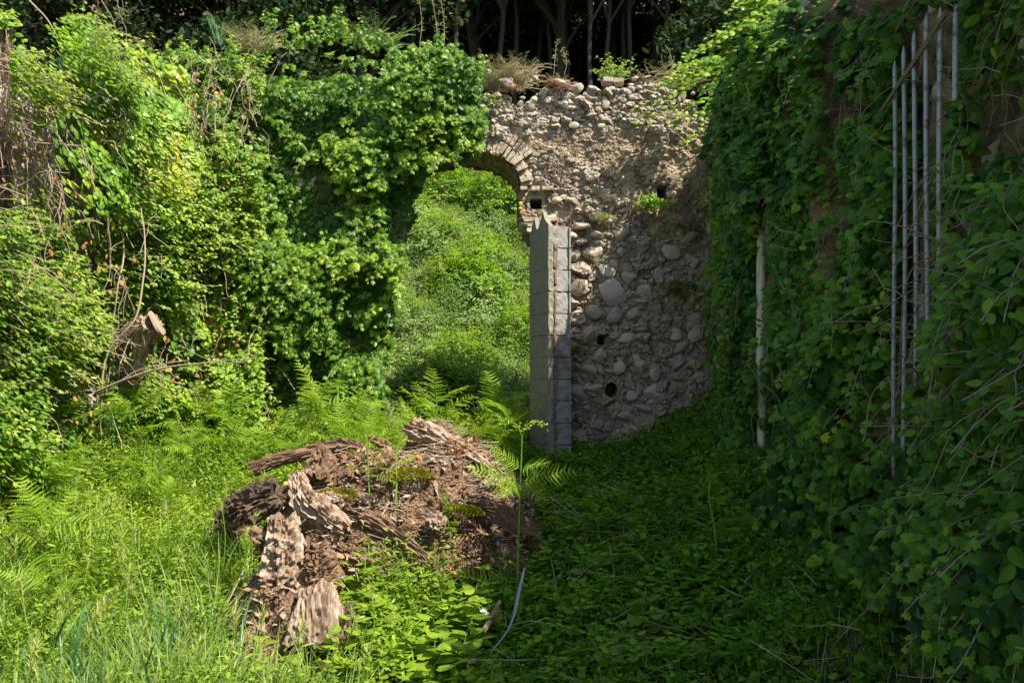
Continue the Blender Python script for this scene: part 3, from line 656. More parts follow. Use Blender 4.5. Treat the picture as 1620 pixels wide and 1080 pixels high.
# thick sunlit ivy over the left half of the far wall and the crown of the arch
ivy_edge_x = np.array([60, 90, 110, 140, 170, 205, 235, 250, 275, 300, 350, 400, 440, 480, 520, 560, 600, 640])
ivy_edge_v = np.array([640, 690, 758, 766, 766, 762, 750, 722, 680, 660, 640, 636, 628, 620, 614, 610, 606, 600])
def mIvy(s, z):
    x = -3.5 + s; X_ = px(x, 7.45); Y_ = py(z, 7.45)
    edge = np.interp(Y_, ivy_edge_x, ivy_edge_v) + (fbm(n3(z * 5, 0 * z), 3, 80) - .5) * 45
    topl = np.interp(X_, [280, 330, 380, 400, 440, 470, 500, 560, 600, 640, 700, 770], [95, 100, 80, 55, 40, 52, 30, 42, 75, 95, 88, 115])
    return (X_ < edge) & (Y_ > topl) & (X_ > 270)
def clump(s, z): return fbm(n3(s * 1.9, z * 1.9), 3, 90)
iv = thing('ivy', 'thick glossy ivy mat covering the left half of the arched stone wall in full sun', 'ivy', (-2.0, 7.6, .9))
S, Z = sample(17000, .1, 3.7, .9, 4.75, lambda s, z: mIvy(s, z) * (.35 + .65 * (clump(s, z) > .4)))
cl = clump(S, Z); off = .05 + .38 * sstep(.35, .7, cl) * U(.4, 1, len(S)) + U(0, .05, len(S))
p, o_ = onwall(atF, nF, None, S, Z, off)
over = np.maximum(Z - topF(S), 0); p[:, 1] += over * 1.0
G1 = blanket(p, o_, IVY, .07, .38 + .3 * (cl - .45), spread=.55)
S, Z = sample(1500, .1, 3.75, 1.0, 4.75, lambda s, z: mIvy(s, z) * sstep(.3, .65, clump(s, z)))
cl = clump(S, Z); p, o_ = onwall(atF, nF, None, S, Z, .1 + .38 * sstep(.35, .75, cl))
d = norm(o_ * U(.5, 1, (len(S), 1)) + np.column_stack([U(-.6, .6, len(S)), 0 * S, U(-.2, .9, len(S))]))
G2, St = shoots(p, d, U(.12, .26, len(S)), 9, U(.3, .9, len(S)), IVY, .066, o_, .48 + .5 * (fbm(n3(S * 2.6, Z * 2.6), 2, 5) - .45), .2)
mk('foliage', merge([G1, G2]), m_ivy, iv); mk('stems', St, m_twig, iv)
# ragged shoots breaking the top line
S = U(.15, 3.3, 130); x = -3.5 + S; tz = CAMZ + (HOR - np.interp(px(x, 7.5), [280, 380, 440, 470, 500, 560, 600, 640, 700, 770], [98, 85, 42, 52, 30, 45, 75, 95, 90, 118])) / F * 7.5
p = np.column_stack([x, U(7.3, 7.9, 130), tz - U(0, .12, 130)]); d = norm(np.column_stack([U(-.4, .4, 130), U(-.4, .2, 130), U(.5, 1, 130)]))
G3, St3 = shoots(p, d, U(.08, .26, 130), 10, .3, IVY, .05, np.tile([0, -1., 0], (130, 1)), U(.4, .7, 130), .2)
mk('top_foliage', G3, m_ivy, iv)

# yellowing ivy and bramble bank on the left
yi = thing('yellowing_ivy', 'yellowing ivy patch hanging on the wall between the dark ivy and the brambles', 'ivy', (-3.1, 7.4, 1.4))
atL2, nL2, LL2 = path_fn([(-3.6, 4.3), (-3.62, 5.4), (-3.5, 6.3), (-3.2, 7.1), (-2.9, 7.5), (-2.4, 7.65)])
def pxy(at, s, z):
    x, y = at(s); return px(x, y), py(z, y)
def mYel(s, z):
    a, b = pxy(atL2, s, z); return np.exp(-(((a - 235) / 75) ** 2 + ((b - 250) / 120) ** 2)) + .45 * np.exp(-(((a - 300) / 70) ** 2 + ((b - 480) / 70) ** 2)) + .5 * np.exp(-(((a - 90) / 30) ** 2 + ((b - 240) / 60) ** 2))
S, Z = sample(5200, 1.0, LL2, 1.4, 4.4, lambda s, z: np.clip(mYel(s, z) * 1.5, 0, 1))
cl = clump(S + 5, Z); p, o_ = onwall(atL2, nL2, None, S, Z, .08 + .28 * sstep(.35, .7, cl))
mk('foliage', blanket(p, o_, HEART, .062, .38 + 1.0 * (fbm(n3(S * 3, Z * 3), 3, 12) - .4) + .25 * mYel(S, Z), spread=.5), m_yel, yi)

def mBank(s, z):
    a, b = pxy(atL2, s, z)
    topl = np.interp(a, [-200, -20, 20, 60, 100, 130, 170, 210, 260, 290, 330, 380, 420], [60, 90, 150, 75, 40, 22, 8, 8, 35, 40, 68, 80, 110])
    bare = np.exp(-(((a - 148) / 22) ** 2 + ((b - 272) / 45) ** 2)) + .9 * np.exp(-(((a - 95) / 18) ** 2 + ((b - 342) / 18) ** 2)) + .8 * np.exp(-(((a - 8) / 16) ** 2 + ((b - 170) / 130) ** 2)) + .45 * np.exp(-(((a - 45) / 20) ** 2 + ((b - 220) / 90) ** 2))
    return np.clip((b > topl) * (1 - 1.4 * bare), 0, 1)
bk = thing('bramble_thicket', 'bright green bramble and elder thicket heaped over the left wall and its top', 'bush', (-3.5, 6.2, 1.2))
S, Z = sample(26000, .2, LL2, 1.0, 5.1, lambda s, z: mBank(s, z) * (.2 + .8 * (clump(s, z + 7) > .42)) * (1 - .85 * np.clip(mYel(s, z) * 1.3, 0, 1)))
cl = clump(S, Z + 7); top_ = sstep(3.2, 4.4, Z)
p, o_ = onwall(atL2, nL2, None, S, Z, .05 + .45 * sstep(.35, .72, cl) * U(.5, 1, len(S)) + .25 * sstep(2.4, 1.0, Z) + U(0, .06, len(S)))
p[:, :2] -= o_[:, :2] * (np.maximum(Z - 3.9, 0) * .7)[:, None]
def bankgap(p):
    a, b = px(p[:, 0], p[:, 1]), py(p[:, 2], p[:, 1])
    g = (a > 178) & (a < 262) & (b > 488 + .0 * a) & (b < 612) & (b < 640 - .25 * (a - 170)) & (p[:, 1] < 6.6)
    g |= (a > -10) & (a < 17) & (b > 45) & (b < 330) & (p[:, 1] < 5.9)
    g |= (((a - 148) / 20) ** 2 + ((b - 272) / 40) ** 2 < 1) | (((a - 95) / 16) ** 2 + ((b - 342) / 15) ** 2 < 1)
    g |= (((a - 38) / 24) ** 2 + ((b - 220) / 80) ** 2 < 1) & (U(0, 1, len(a)) < .7)
    return g
G1 = blanket(p, norm(o_ + np.array([0, 0, .6])), OVAL, .055, .38 + .75 * (fbm(n3(S * 2.2, Z * 2.2), 3, 15) - .45) + .1 * top_, up=.5, spread=.6, tipdown=.5)
S, Z = sample(1300, .2, LL2, 1.1, 5.05, lambda s, z: mBank(s, z) * sstep(.32, .6, clump(s, z + 7)) * (1 - .8 * np.clip(mYel(s, z) * 1.3, 0, 1)))
cl = clump(S, Z + 7); p, o_ = onwall(atL2, nL2, None, S, Z, .12 + .4 * sstep(.35, .72, cl)); p[:, :2] -= o_[:, :2] * (np.maximum(Z - 3.9, 0) * .7)[:, None]
d = norm(o_ * U(.4, 1.2, (len(S), 1)) + np.column_stack([U(-.6, .6, len(S)), U(-.6, .6, len(S)), U(-.1, 1.1, len(S))]))
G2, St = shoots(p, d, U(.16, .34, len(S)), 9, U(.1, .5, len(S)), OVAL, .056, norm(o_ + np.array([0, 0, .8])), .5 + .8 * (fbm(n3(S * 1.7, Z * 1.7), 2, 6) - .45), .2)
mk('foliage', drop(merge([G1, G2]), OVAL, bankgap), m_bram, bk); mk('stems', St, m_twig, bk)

# ivy on the right wall
def mR(s, z):
    x, y = atR(s); a, b = px(x, y), py(z, y)
    bare = np.exp(-(((a - (1318 + .03 * (b - 200))) / 17) ** 2)) * sstep(470, 400, b) * 1.1 + 1.1 * np.exp(-(((a - 1128) / 9) ** 2)) * sstep(180, 300, b) + 1.1 * np.exp(-(((a - 1395) / 50) ** 2 + ((b - 5) / 28) ** 2)) \
        + .9 * np.exp(-(((a - 1365) / 24) ** 2 + ((b - 165) / 34) ** 2)) + .8 * np.exp(-(((a - 1410) / 30) ** 2 + ((b - 660) / 50) ** 2)) + .8 * np.exp(-(((a - 1530) / 24) ** 2 + ((b - 140) / 34) ** 2)) + .6 * np.exp(-(((a - 1600) / 40) ** 2 + ((b - 200) / 60) ** 2)) + .6 * np.exp(-(((a - 1560) / 26) ** 2 + ((b - 255) / 20) ** 2)) + .6 * np.exp(-(((a - 1530) / 26) ** 2 + ((b - 355) / 20) ** 2))
    return np.clip(1 - 1.2 * bare, 0, 1)
def gap(p):   # keep the bars and the pipe in view
    a, b = px(p[:, 0], p[:, 1]), py(p[:, 2], p[:, 1])
    inb = (a > 1404) & (a < 1512) & (b < np.interp(a, [1404, 1422, 1430, 1444, 1450, 1474, 1480, 1512], [705, 700, 640, 600, 520, 490, 240, 150])) & (b > 0) & (p[:, 1] < 3.8)
    inp = (abs(a - 1204) < np.where(b > 545, 12, 8)) & (b > 290) & (b < 735) & (p[:, 1] < 5.95) & ((fbm(n3(p[:, 2] * 5, 0 * p[:, 2]), 2, 3) > .56) | (b > 545)) & ((b < 560) | (a < 1206) | (fbm(n3(p[:, 2] * 9, 0 * p[:, 2]), 2, 33) > .45))
    return ~(inb | inp)
def right_ivy(name_label, s0, s1, T, size, N, Ns, seed, mat, z1=4.6, T2=None, clumpy=.25, bs=.35, part='foliage', loc=(1.9, 5, 1), sh=.3, name='ivy', dens=.42):
    t = thing(name, name_label, 'ivy' if name == 'ivy' else 'vine', loc)
    S, Z = sample(N, s0, s1, .7, z1, lambda s, z: (z < topR(s) + .12) * mR(s, z) * (.25 + .75 * (fbm(n3(s * 2.4, z * 2.0), 3, seed) > dens)))
    cl = fbm(n3(S * 2.4, Z * 2.0), 3, seed); base = bs * sstep(1.9, .8, Z)
    p, o_ = onwall(atR, nR, dispR, S, Z, .03 + clumpy * sstep(.38, .7, cl) * U(.4, 1, len(S)) + base * U(.3, 1, len(S)) + U(0, .04, len(S)))
    p[:, :2] -= o_[:, :2] * (np.maximum(Z - topR(S), 0) * 1.2)[:, None]
    vb = .32 + .9 * (fbm(n3(S * 3, Z * 3), 2, seed + 3) - .45) + rng.normal(0, .15, len(S)); k = gap(p)
    G1 = blanket(p[k], norm(o_[k] * .5 + np.array([0, -.75, .1])), T, size, vb[k], up=.5, spread=.55)
    S, Z = sample(Ns, s0, s1, .9, z1, lambda s, z: (z < topR(s) - .02) * mR(s, z) * sstep(.35, .6, fbm(n3(s * 2.4, z * 2.0), 3, seed)))
    cl = fbm(n3(S * 2.4, Z * 2.0), 3, seed)
    p, o_ = onwall(atR, nR, dispR, S, Z, .05 + clumpy * sstep(.38, .7, cl)); p[:, :2] -= o_[:, :2] * (np.maximum(Z - topR(S), 0) * 1.2)[:, None]
    k = gap(p); p, o_, S, Z = p[k], o_[k], S[k], Z[k]
    d = norm(o_ * U(.2, .8, (len(S), 1)) + np.column_stack([U(-.3, .3, len(S)), U(-.7, .7, len(S)), U(-.8, .5, len(S))]))
    G2, St = shoots(p, d, sh * U(.5, 1.2, len(S)), 9, U(.15, .6, len(S)), T, size * .95, norm(o_ * .6 + np.array([0, -.7, .4])), .45 + .6 * (fbm(n3(S * 2, Z * 2), 2, 66) - .45), .25)
    g = merge([G1, G2]); nv = len(T[0]); nf = len(T[1]); nl_ = len(g[0]) // nv; G4 = None
    if T2 is not None:
        S, Z = sample(N // 2, s0, s1, .7, z1, lambda s, z: (z < topR(s) + .1) * mR(s, z) * (.1 + .9 * (fbm(n3(s * 3.1, z * 3.1), 3, seed + 50) > .47)))
        p, o_ = onwall(atR, nR, dispR, S, Z, .04 + clumpy * U(.2, 1, len(S)) + bs * sstep(1.9, .8, Z) * U(.3, 1, len(S)))
        p[:, :2] -= o_[:, :2] * (np.maximum(Z - topR(S), 0) * 1.2)[:, None]; k = gap(p); p, o_, S = p[k], o_[k], S[k]
        G4 = blanket(p, norm(o_ * .5 + np.array([0, -.75, .1])), T2, size * .8, .42 + rng.normal(0, .2, len(S)), up=.5, spread=.7)
    def bare(q):
        a, b = px(q[:, 0], q[:, 1]), py(q[:, 2], q[:, 1]); e = (U(0, 1, len(a)) < .82)
        g_ = ((abs(a - (1316 + .03 * (b - 200)) - 7 * np.sin(b / 23)) < 13) & (b < 410)) | (((a - 1400) / 48) ** 2 + ((b - 4) / 30) ** 2 < 1) | (((a - 1362) / 22) ** 2 + ((b - 165) / 26) ** 2 < 1) | (((a - 1395) / 26) ** 2 + ((b - 662) / 34) ** 2 < 1) | (((a - 1535) / 20) ** 2 + ((b - 140) / 22) ** 2 < 1) | (((a - 1595) / 34) ** 2 + ((b - 195) / 50) ** 2 < 1) | (((a - 1555) / 26) ** 2 + ((b - 250) / 18) ** 2 < 1) | (((a - 1520) / 26) ** 2 + ((b - 360) / 20) ** 2 < 1) | ((a < 1134 + 6 * np.sin(b / 37)) & (b > 150) & (b < 690))
        return g_ & e
    cc_ = g[0].reshape(nl_, nv, 3).mean(1); keep = gap(cc_) & ~bare(cc_); g = (g[0], g[1][np.repeat(keep, nf)], g[2])
    if G4 is not None: g = merge([g, drop(G4, T2, bare)])
    mk(part, g, mat, t); mk('stems', St, m_twig, t); return t
right_ivy('broad dark ivy curtain hanging on the far right wall around the cream pipe', .9, 3.25, IVY, .074, 9500, 200, 101, m_ivyd, T2=SMALL, clumpy=.12, bs=.15, sh=.2, loc=(1.85, 6, 1))
right_ivy('shaded large leaved ivy around and above the metal bars, beside the bare stone edge', 3.15, 4.95, IVY, .07, 6500, 110, 131, m_ivyd, T2=HEART, clumpy=.18, bs=.2, loc=(1.8, 4, 1), dens=.47)
right_ivy('pointed leaf climber with dry stems on the nearest part of the right wall', 4.7, 8.2, OVAL, .062, 10500, 420, 151, m_ivyd, T2=LANCE, bs=.2, name='climbing_vine', loc=(1.6, 2.8, 1), clumpy=.18, sh=.32)
right_ivy('sparse star leaved ivy low on the wall at the right edge', 4.6, 6.6, IVY, .05, 1300, 60, 171, m_ivyd, z1=1.7, loc=(1.6, 2.7, .6), clumpy=.24, bs=.2)

S = U(.6, 6.4, 330); Z = U(1.0, 3.9, 330); p, o_ = onwall(atR, nR, dispR, S, Z, U(.05, .3, 330)); prt = []
for a_, b_ in zip(p, o_):
    d = norm(np.array([U(-.2, .1), U(-.6, .6), U(-1.2, .3)])); L = U(.12, .5); prt.append(tube(wob(curve([a_, a_ + d * L * .5 + b_ * U(0, .06), a_ + d * L], 9), .05), U(.001, .0024), 4, U(0, .8), cap=False))
tag(mk('dead_stems', merge(prt), m_twig), 'fine dead stems and roots hanging through the shaded right wall ivy', 'dead stems', kind='stuff')
# sunlit vine over the corner, hanging across the top of the bare wall
vn_ = thing('vine', 'bright sunlit vine spray reaching over the top right corner of the bare stone wall', 'vine', (1.8, 7.2, 4.2))
ws = []
for (a, b) in (((1180, 60), (1090, 110)), ((1160, 90), (1055, 140)), ((1150, 120), (1020, 185)), ((1170, 150), (1060, 200)), ((1200, 40), (1120, 95)), ((1150, 95), (1075, 125)), ((1180, 180), (1090, 215)), ((1215, 20), (1150, 55)), ((1230, 8), (1165, 30)), ((1240, -10), (1180, 10))):
    hi = a[1] < 75; ws.append((P(*a, 5.6 if hi else 7.3), P(*b, 5.8 if hi else 7.4)))
o = np.array([a for a, b in ws for _ in range(5)]) + U(-.09, .09, (len(ws) * 5, 3)); e = np.array([b for a, b in ws for _ in range(5)]) + U(-.1, .1, (len(ws) * 5, 3)); e[:, 1] -= .1
L = np.linalg.norm(e - o, axis=1); G, St = shoots(o, norm(e - o + np.array([0, 0, .12])), L, 15, .18, HEART, .062, np.tile(norm(np.array([-.3, -1., .5])), (len(o), 1)), U(.45, .75, len(o)), .2)
mk('foliage', G, m_bram, vn_); mk('stems', St, m_stemg, vn_)

# ------------------------------------------------------------------ mound of soil and rotten logs
def mz(x, y):
    """height of the mound above the slope"""
    u = (x + .78) / 1.08; v = (y - 5.25) / .84
    r = np.sqrt(np.abs(u) ** 2.2 + np.abs(v) ** 2.2) + (fbm(n3(x * 2.2, y * 2.2), 3, 201) - .5) * .7
    h = .78 * (1 - sstep(.35, 1.0, r)) ** .8 if False else .66 * (1 - sstep(.3, 1.02, r))
    u2 = (x + 1.15) / .45; v2 = (y - 4.3) / .62
    h = np.maximum(h, .38 * (1 - sstep(.4, 1.0, np.sqrt(u2 ** 2 + v2 ** 2) + (fbm(n3(x * 3, y * 3), 3, 207) - .5) * .4)))
    return h
def sz(x, y): return gz(x, y) + mz(x, y) + np.where(mz(x, y) > .01, (fbm(n3(np.asarray(x) * 9, np.asarray(y) * 9), 4, 203) - .5) * .13 + (fbm(n3(np.asarray(x) * 3.5, np.asarray(y) * 3.5), 3, 208) - .5) * .34, 0)
xs = np.arange(-2.1, .75, .018); ys = np.arange(3.5, 6.4, .018)
X, Y, q = grid(xs, ys); h = mz(X, Y); Z = gz(X, Y) + h + np.where(h > .01, (fbm(n3(X * 9, Y * 9), 4, 203) - .5) * .13 + (fbm(n3(X * 3.5, Y * 3.5), 3, 208) - .5) * .34 + (fbm(n3(X * 30, Y * 30), 3, 204) - .5) * .05, -.05)
tag(mk('mound', (np.column_stack([X, Y, Z]), q[(h[q] > .004).any(1)], .5), m_soil), kind='structure')

def log(pts, rad, ns=56, nl=90, ridge=.12, fr=9, seed=0, flat=1.0, hollow=0, jag=0.0, tw=.6, lump=.7):
    c = curve(pts, nl); n = len(c); t = norm(np.gradient(c, axis=0)); s = np.linspace(0, 1, n)
    ref = np.array([0.3, 1., .1]); a = norm(np.cross(t, ref)); b = np.cross(t, a)
    r = np.interp(s, np.linspace(0, 1, len(rad)), rad); th = np.linspace(0, 2 * np.pi, ns, endpoint=False)
    TH, SS = np.meshgrid(th + 0 * 1, s); cx, sy_ = np.cos(TH + tw * SS), np.sin(TH + tw * SS)
    rg = fbm(np.stack([cx * fr / 3, sy_ * fr / 3, SS * 1.6 + seed], -1), 4, seed)
    rg2 = np.abs(fbm(np.stack([cx * fr, sy_ * fr, SS * 3 + seed], -1), 3, seed + 5) - .5) * 2
    big_ = fbm(np.stack([cx * .8, sy_ * .8, SS * 3.5 + seed * 3], -1), 3, seed + 9) - .5
    R = r[:, None] * (1 + ridge * 2.4 * (rg - .5) - ridge * 1.6 * (1 - np.clip(rg2 * 3, 0, 1)) + big_ * lump)
    V = c[:, None] + a[:, None] * (R * np.cos(TH))[..., None] + b[:, None] * (R * np.sin(TH) * flat)[..., None]
    if jag:   # broken, splintered ends
        e = fbm(np.stack([cx * 3, sy_ * 3, 0 * SS + seed], -1), 3, seed + 13) - .5
        V[-1] += t[-1] * (e[-1] * jag)[:, None]; V[-2] += t[-1] * (e[-2] * jag * .8)[:, None]; V[-4:-2] += t[-1] * (e[-4:-2] * jag * .5)[..., None]
        V[0] -= t[0] * (e[0] * jag)[:, None]; V[1] -= t[0] * (e[1] * jag * .8)[:, None]
    v = V.reshape(-1, 3); i = np.arange(n - 1)[:, None] * ns; j = np.arange(ns)[None]; j2 = (j + 1) % ns
    q = np.stack([i + j, i + j2, i + ns + j2, i + ns + j], -1).reshape(-1, 4); f = np.concatenate([q[:, [0, 1, 2]], q[:, [0, 2, 3]]])
    k = np.arange(ns); k2 = (k + 1) % ns
    v = np.vstack([v, c[:1] + t[:1] * .3 * rad[0], c[-1:] - t[-1:] * (.25 * rad[-1])])
    f = np.concatenate([f, np.stack([k2, k, np.full(ns, n * ns)], -1), np.stack([(n - 1) * ns + k, (n - 1) * ns + k2, np.full(ns, n * ns + 1)], -1)])
    return v, f, np.full(len(v), .5)
def obj_along(name, G, m, a, b, parent=None, **kw):
    """object whose local Z runs from a to b, so that the grain follows the log"""
    a = np.array(a, float); zax = norm(np.array(b) - a); R = basis(zax, np.array([.3, .9, .1]))
    o = mk(name, ((G[0] - a) @ R, G[1], G[2]), m)
    M = Matrix([[*R[i], a[i]] for i in range(3)] + [[0, 0, 0, 1]]); o.matrix_world = M
    if parent is not None:
        o.parent = parent; o.matrix_basis = Matrix.Translation(-Vector(parent.location)) @ M
    return tag(o, **kw)
A = P(656, 676, 5.35); B = P(775, 735, 5.1)
obj_along('log', log([A + [-.02, 0, .0], (A + B) / 2 + [0, 0, .015], B + [.05, -.05, -.04]], [.075, .06, .045, .02], seed=3, ridge=.2, jag=.1), m_wood, A, B, label='pale split log lying sloping down on the top right of the debris mound', cat='log')
A = P(478, 765, 4.62); B = P(520, 850, 4.5)
G1 = log([P(468, 752, 4.68), P(480, 785, 4.62), P(510, 815, 4.55), P(545, 838, 4.55)], [.045, .085, .08, .055], seed=11, ridge=.26, jag=.14)
obj_along('log', G1, m_wood, P(470, 752, 4.66), P(545, 838, 4.55), label='twisted silvery log leaning up the left front of the debris mound', cat='log')
G1 = log([P(448, 822, 4.28), P(452, 870, 4.22), P(446, 915, 4.18), P(430, 950, 4.18)], [.08, .11, .13, .08], seed=17, ridge=.22, fr=15, jag=.14, lump=.5)
G2 = log([P(500, 862, 4.25), P(503, 902, 4.2), P(495, 935, 4.16)], [.07, .11, .07], seed=19, ridge=.22, fr=16, jag=.14, lump=.5)
st = thing('rotten_stump', 'deeply furrowed grey and black rotting stump at the front left of the mound', 'stump', P(470, 940, 4.4))
obj_along('trunk', G1, m_wood, P(448, 822, 4.28), P(440, 950, 4.18), parent=st); obj_along('broken_side', G2, m_woodr, P(500, 860, 4.25), P(497, 940, 4.16), parent=st)
G1 = log([P(500, 930, 3.98), P(500, 975, 3.9), P(494, 1020, 3.86)], [.11, .145, .15], seed=23, ridge=.14, fr=22, flat=.6, jag=.07, tw=.05, lump=.25)
obj_along('wood_chunk', G1, m_wood, P(500, 930, 3.98), P(494, 1020, 3.86), label='smooth pale block of split wood below the furrowed stump', cat='wood chunk')
G1 = log([P(355, 830, 4.95), P(395, 800, 4.9), P(440, 778, 4.85)], [.09, .14, .09], seed=29, ridge=.22, jag=.1)
obj_along('log', G1, m_bark, P(355, 830, 4.95), P(440, 778, 4.85), label='thick brown log half buried at the left end of the debris mound', cat='log')
G1 = log([P(500, 768, 4.85), P(510, 738, 4.95), P(508, 715, 5.0), P(506, 700, 5.02)], [.13, .11, .05, .012], seed=31, ridge=.25)
obj_along('root_snag', G1, m_woodr, P(500, 768, 4.9), P(506, 694, 5.02), label='dark pointed rotten root snag rising from the left shoulder of the mound', cat='root')
G1 = log([P(400, 742, 5.2), P(460, 722, 5.22), P(540, 706, 5.25), P(585, 716, 5.2)], [.05, .05, .06, .03], seed=37, ridge=.22, jag=.06)
obj_along('log', G1, m_woodr, P(400, 742, 5.2), P(585, 710, 5.2), label='low red brown log along the upper left rim of the mound', cat='log')
G1 = log([P(545, 815, 4.75), P(600, 828, 4.68), P(650, 862, 4.6), P(700, 905, 4.5)], [.05, .055, .04, .02], seed=41, ridge=.28, jag=.08)
obj_along('root', G1, m_woodr, P(545, 815, 4.75), P(700, 905, 4.5), label='brown rotting root running down the shaded front of the mound', cat='root')
G1 = log([P(735, 800, 4.95), P(790, 812, 4.87), P(845, 842, 4.76)], [.05, .08, .04], seed=43, ridge=.3, flat=.3, jag=.2)
obj_along('bark_slab', G1, m_bark, P(735, 800, 4.95), P(880, 858, 4.7), label='flat slab of rotten bark jutting from the shaded right side of the mound', cat='bark')
G1 = log([P(548, 960, 4.1), P(545, 1000, 4.0), P(530, 1060, 3.9)], [.07, .07, .06], seed=47, ridge=.2, jag=.05)
obj_along('log', G1, m_bark, P(548, 960, 4.1), P(530, 1060, 3.9), label='brown barked log end at the bottom beside the pale wood block', cat='log')
G1 = log([P(500, 1085, 3.85), P(525, 1060, 3.8), P(560, 1035, 3.85)], [.05, .06, .04], seed=53, ridge=.2, jag=.05)
obj_along('log', G1, m_bark, P(500, 1085, 3.85), P(560, 1035, 3.85), label='short log at the very bottom under the small nettles', cat='log')
G1 = log([P(395, 985, 4.3), P(410, 950, 4.4), P(430, 925, 4.5)], [.1, .12, .06], seed=59, ridge=.2)
obj_along('root', G1, m_woodr, P(395, 985, 4.3), P(430, 925, 4.5), label='dark hollow root mass left of the pale wood block', cat='root')

for k, (a, b, Yd, L, r_, mm, lab) in enumerate(((600, 700, 5.3, .16, .035, m_woodr, 'splintered red brown wood lump on the upper rim of the mound'), (640, 715, 5.2, .2, .03, m_wood, 'pale root piece below the split log'), (560, 740, 5.05, .15, .045, m_woodr, 'rotten lump beside the dark root snag'),
        (700, 745, 5.05, .18, .028, m_wood, 'grey stick of wood crossing the right of the mound'), (690, 830, 4.7, .1, .07, m_wood, 'squarish pale wood lump at the front of the mound'), (640, 840, 4.66, .14, .05, m_woodr, 'brown wood lump left of the squarish one'),
        (590, 800, 4.75, .18, .04, m_wood, 'weathered root piece in the middle of the mound'), (400, 850, 4.8, .2, .06, m_woodr, 'rotten wood under the half buried log'), (560, 880, 4.45, .2, .05, m_woodr, 'dark root right of the furrowed stump'), (780, 770, 4.95, .2, .04, m_wood, 'grey root end at the shaded right of the mound'), (425, 1010, 4.0, .14, .06, m_woodr, 'crumbling wood left of the pale block'), (525, 790, 4.7, .14, .05, m_wood, 'short pale stub right of the silvery log'))):
    c = P(a, b, Yd); c[2] = max(c[2], float(sz(c[0], c[1])) + .01); d = norm(np.array([U(-1, 1), U(-.4, .4), U(-.3, .3)])); o1, o2 = c - d * L / 2, c + d * L / 2
    obj_along('wood_lump', log([o1, c + U(-.02, .02, 3), o2], [r_ * .7, r_, r_ * .6], ns=36, nl=40, seed=111 + k, ridge=.3, jag=.08), mm, o1, o2, label=lab, cat='wood')
# litter on the mound: curled dead leaves, twigs, chips (nobody could count them)
def on_mound(N, x0=-1.9, x1=.45, y0=3.5, y1=6.1, hm=.12):
    x = U(x0, x1, N * 3); y = U(y0, y1, N * 3); k = (mz(x, y) > hm) | (((x + 1.1) / .36) ** 2 + ((y - 3.85) / .34) ** 2 < 1); x, y = x[k][:N], y[k][:N]; return np.column_stack([x, y, sz(x, y)])
p = on_mound(6500); p = p[(U(0, 1, len(p)) < (.1 + .9 * sstep(-.95, -.4, p[:, 0])) * sstep(.42, .56, fbm(p * 3.1, 3, 61)))]
nr = norm(U(-.8, .8, (len(p), 3)) + [0, -.25, .8]); tag(mk('leaf_litter', scat(OVAL, p + [0, 0, 1] * U(.005, .07, (len(p), 1)), basis(nr, U(-1, 1, (len(p), 3))), np.column_stack([U(.02, .05, len(p)), U(.03, .07, len(p)), U(.03, .16, len(p))]), U(0, 1, len(p))), m_dryl), 'brown curled dead leaves strewn over the top of the debris mound', 'leaf litter', kind='stuff')
def sticks(p, L, r, var=(0, 1), tiltz=.35, seg=4, mat=None):
    parts = []
    for i in range(len(p)):
        a = U(0, 6.28); d = np.array([math.cos(a), math.sin(a), U(-tiltz, tiltz)]); l = L * U(.4, 1.3)
        q = np.array([p[i] + d * l * t + U(-.06, .06, 3) * l * .6 * (0 < t < 1) for t in np.linspace(-.5, .5, seg)])
        parts.append(tube(q, r * U(.5, 1.2) * np.linspace(1, .5, seg), 4, U(*var), cap=False))
    return merge(parts)
p = on_mound(2000, x0=-1.3, y0=4.4); p = p[U(0, 1, len(p)) < sstep(.62, .42, fbm(p * 2.7, 3, 67))]; p[:, 2] += U(0, .1, len(p)); tag(mk('dead_twigs', sticks(p, .15, .0035), m_twig), 'fine dead twigs and straw tangled over the mound', 'twigs', kind='stuff')
p = on_mound(2600, x0=-1.9); p[:, 2] += .01
tag(mk('wood_chips', scat(SMALL, p, basis(norm(U(-.6, .6, (len(p), 3)) + [0, 0, .9]), U(-1, 1, (len(p), 3))), np.column_stack([U(.03, .07, len(p)), U(.04, .1, len(p)), U(.03, .1, len(p))]), U(0, 1, len(p))), m_twig), 'small splinters of pale rotten wood scattered on the mound', 'wood chips', kind='stuff')
for (a, b, Yd, lab) in ((650, 778, 4.85, 'yellow green moss cushion in the middle of the mound'), (728, 782, 4.85, 'rounder yellow green moss cushion right of the middle of the mound'), (535, 778, 4.8, 'moss cushion beside the silvery log')):
    c = P(a, b, Yd); c[2] = sz(c[0], c[1]) + .03; n = 1500; q = rng.normal(0, 1, (n, 3)); q = norm(q); q[:, 2] = abs(q[:, 2]); hh = q * [.13, .09, .045] * (1 + .3 * (fbm(q * 3, 2, 4) - .5))[:, None]
    G = scat(TINY, c + hh, basis(norm(np.cross(q, U(-1, 1, (n, 3)))), q), .022, U(0, 1, n)); tag(mk('moss', G, m_moss, loc=c), lab, 'moss', 'moss cushions on the mound')

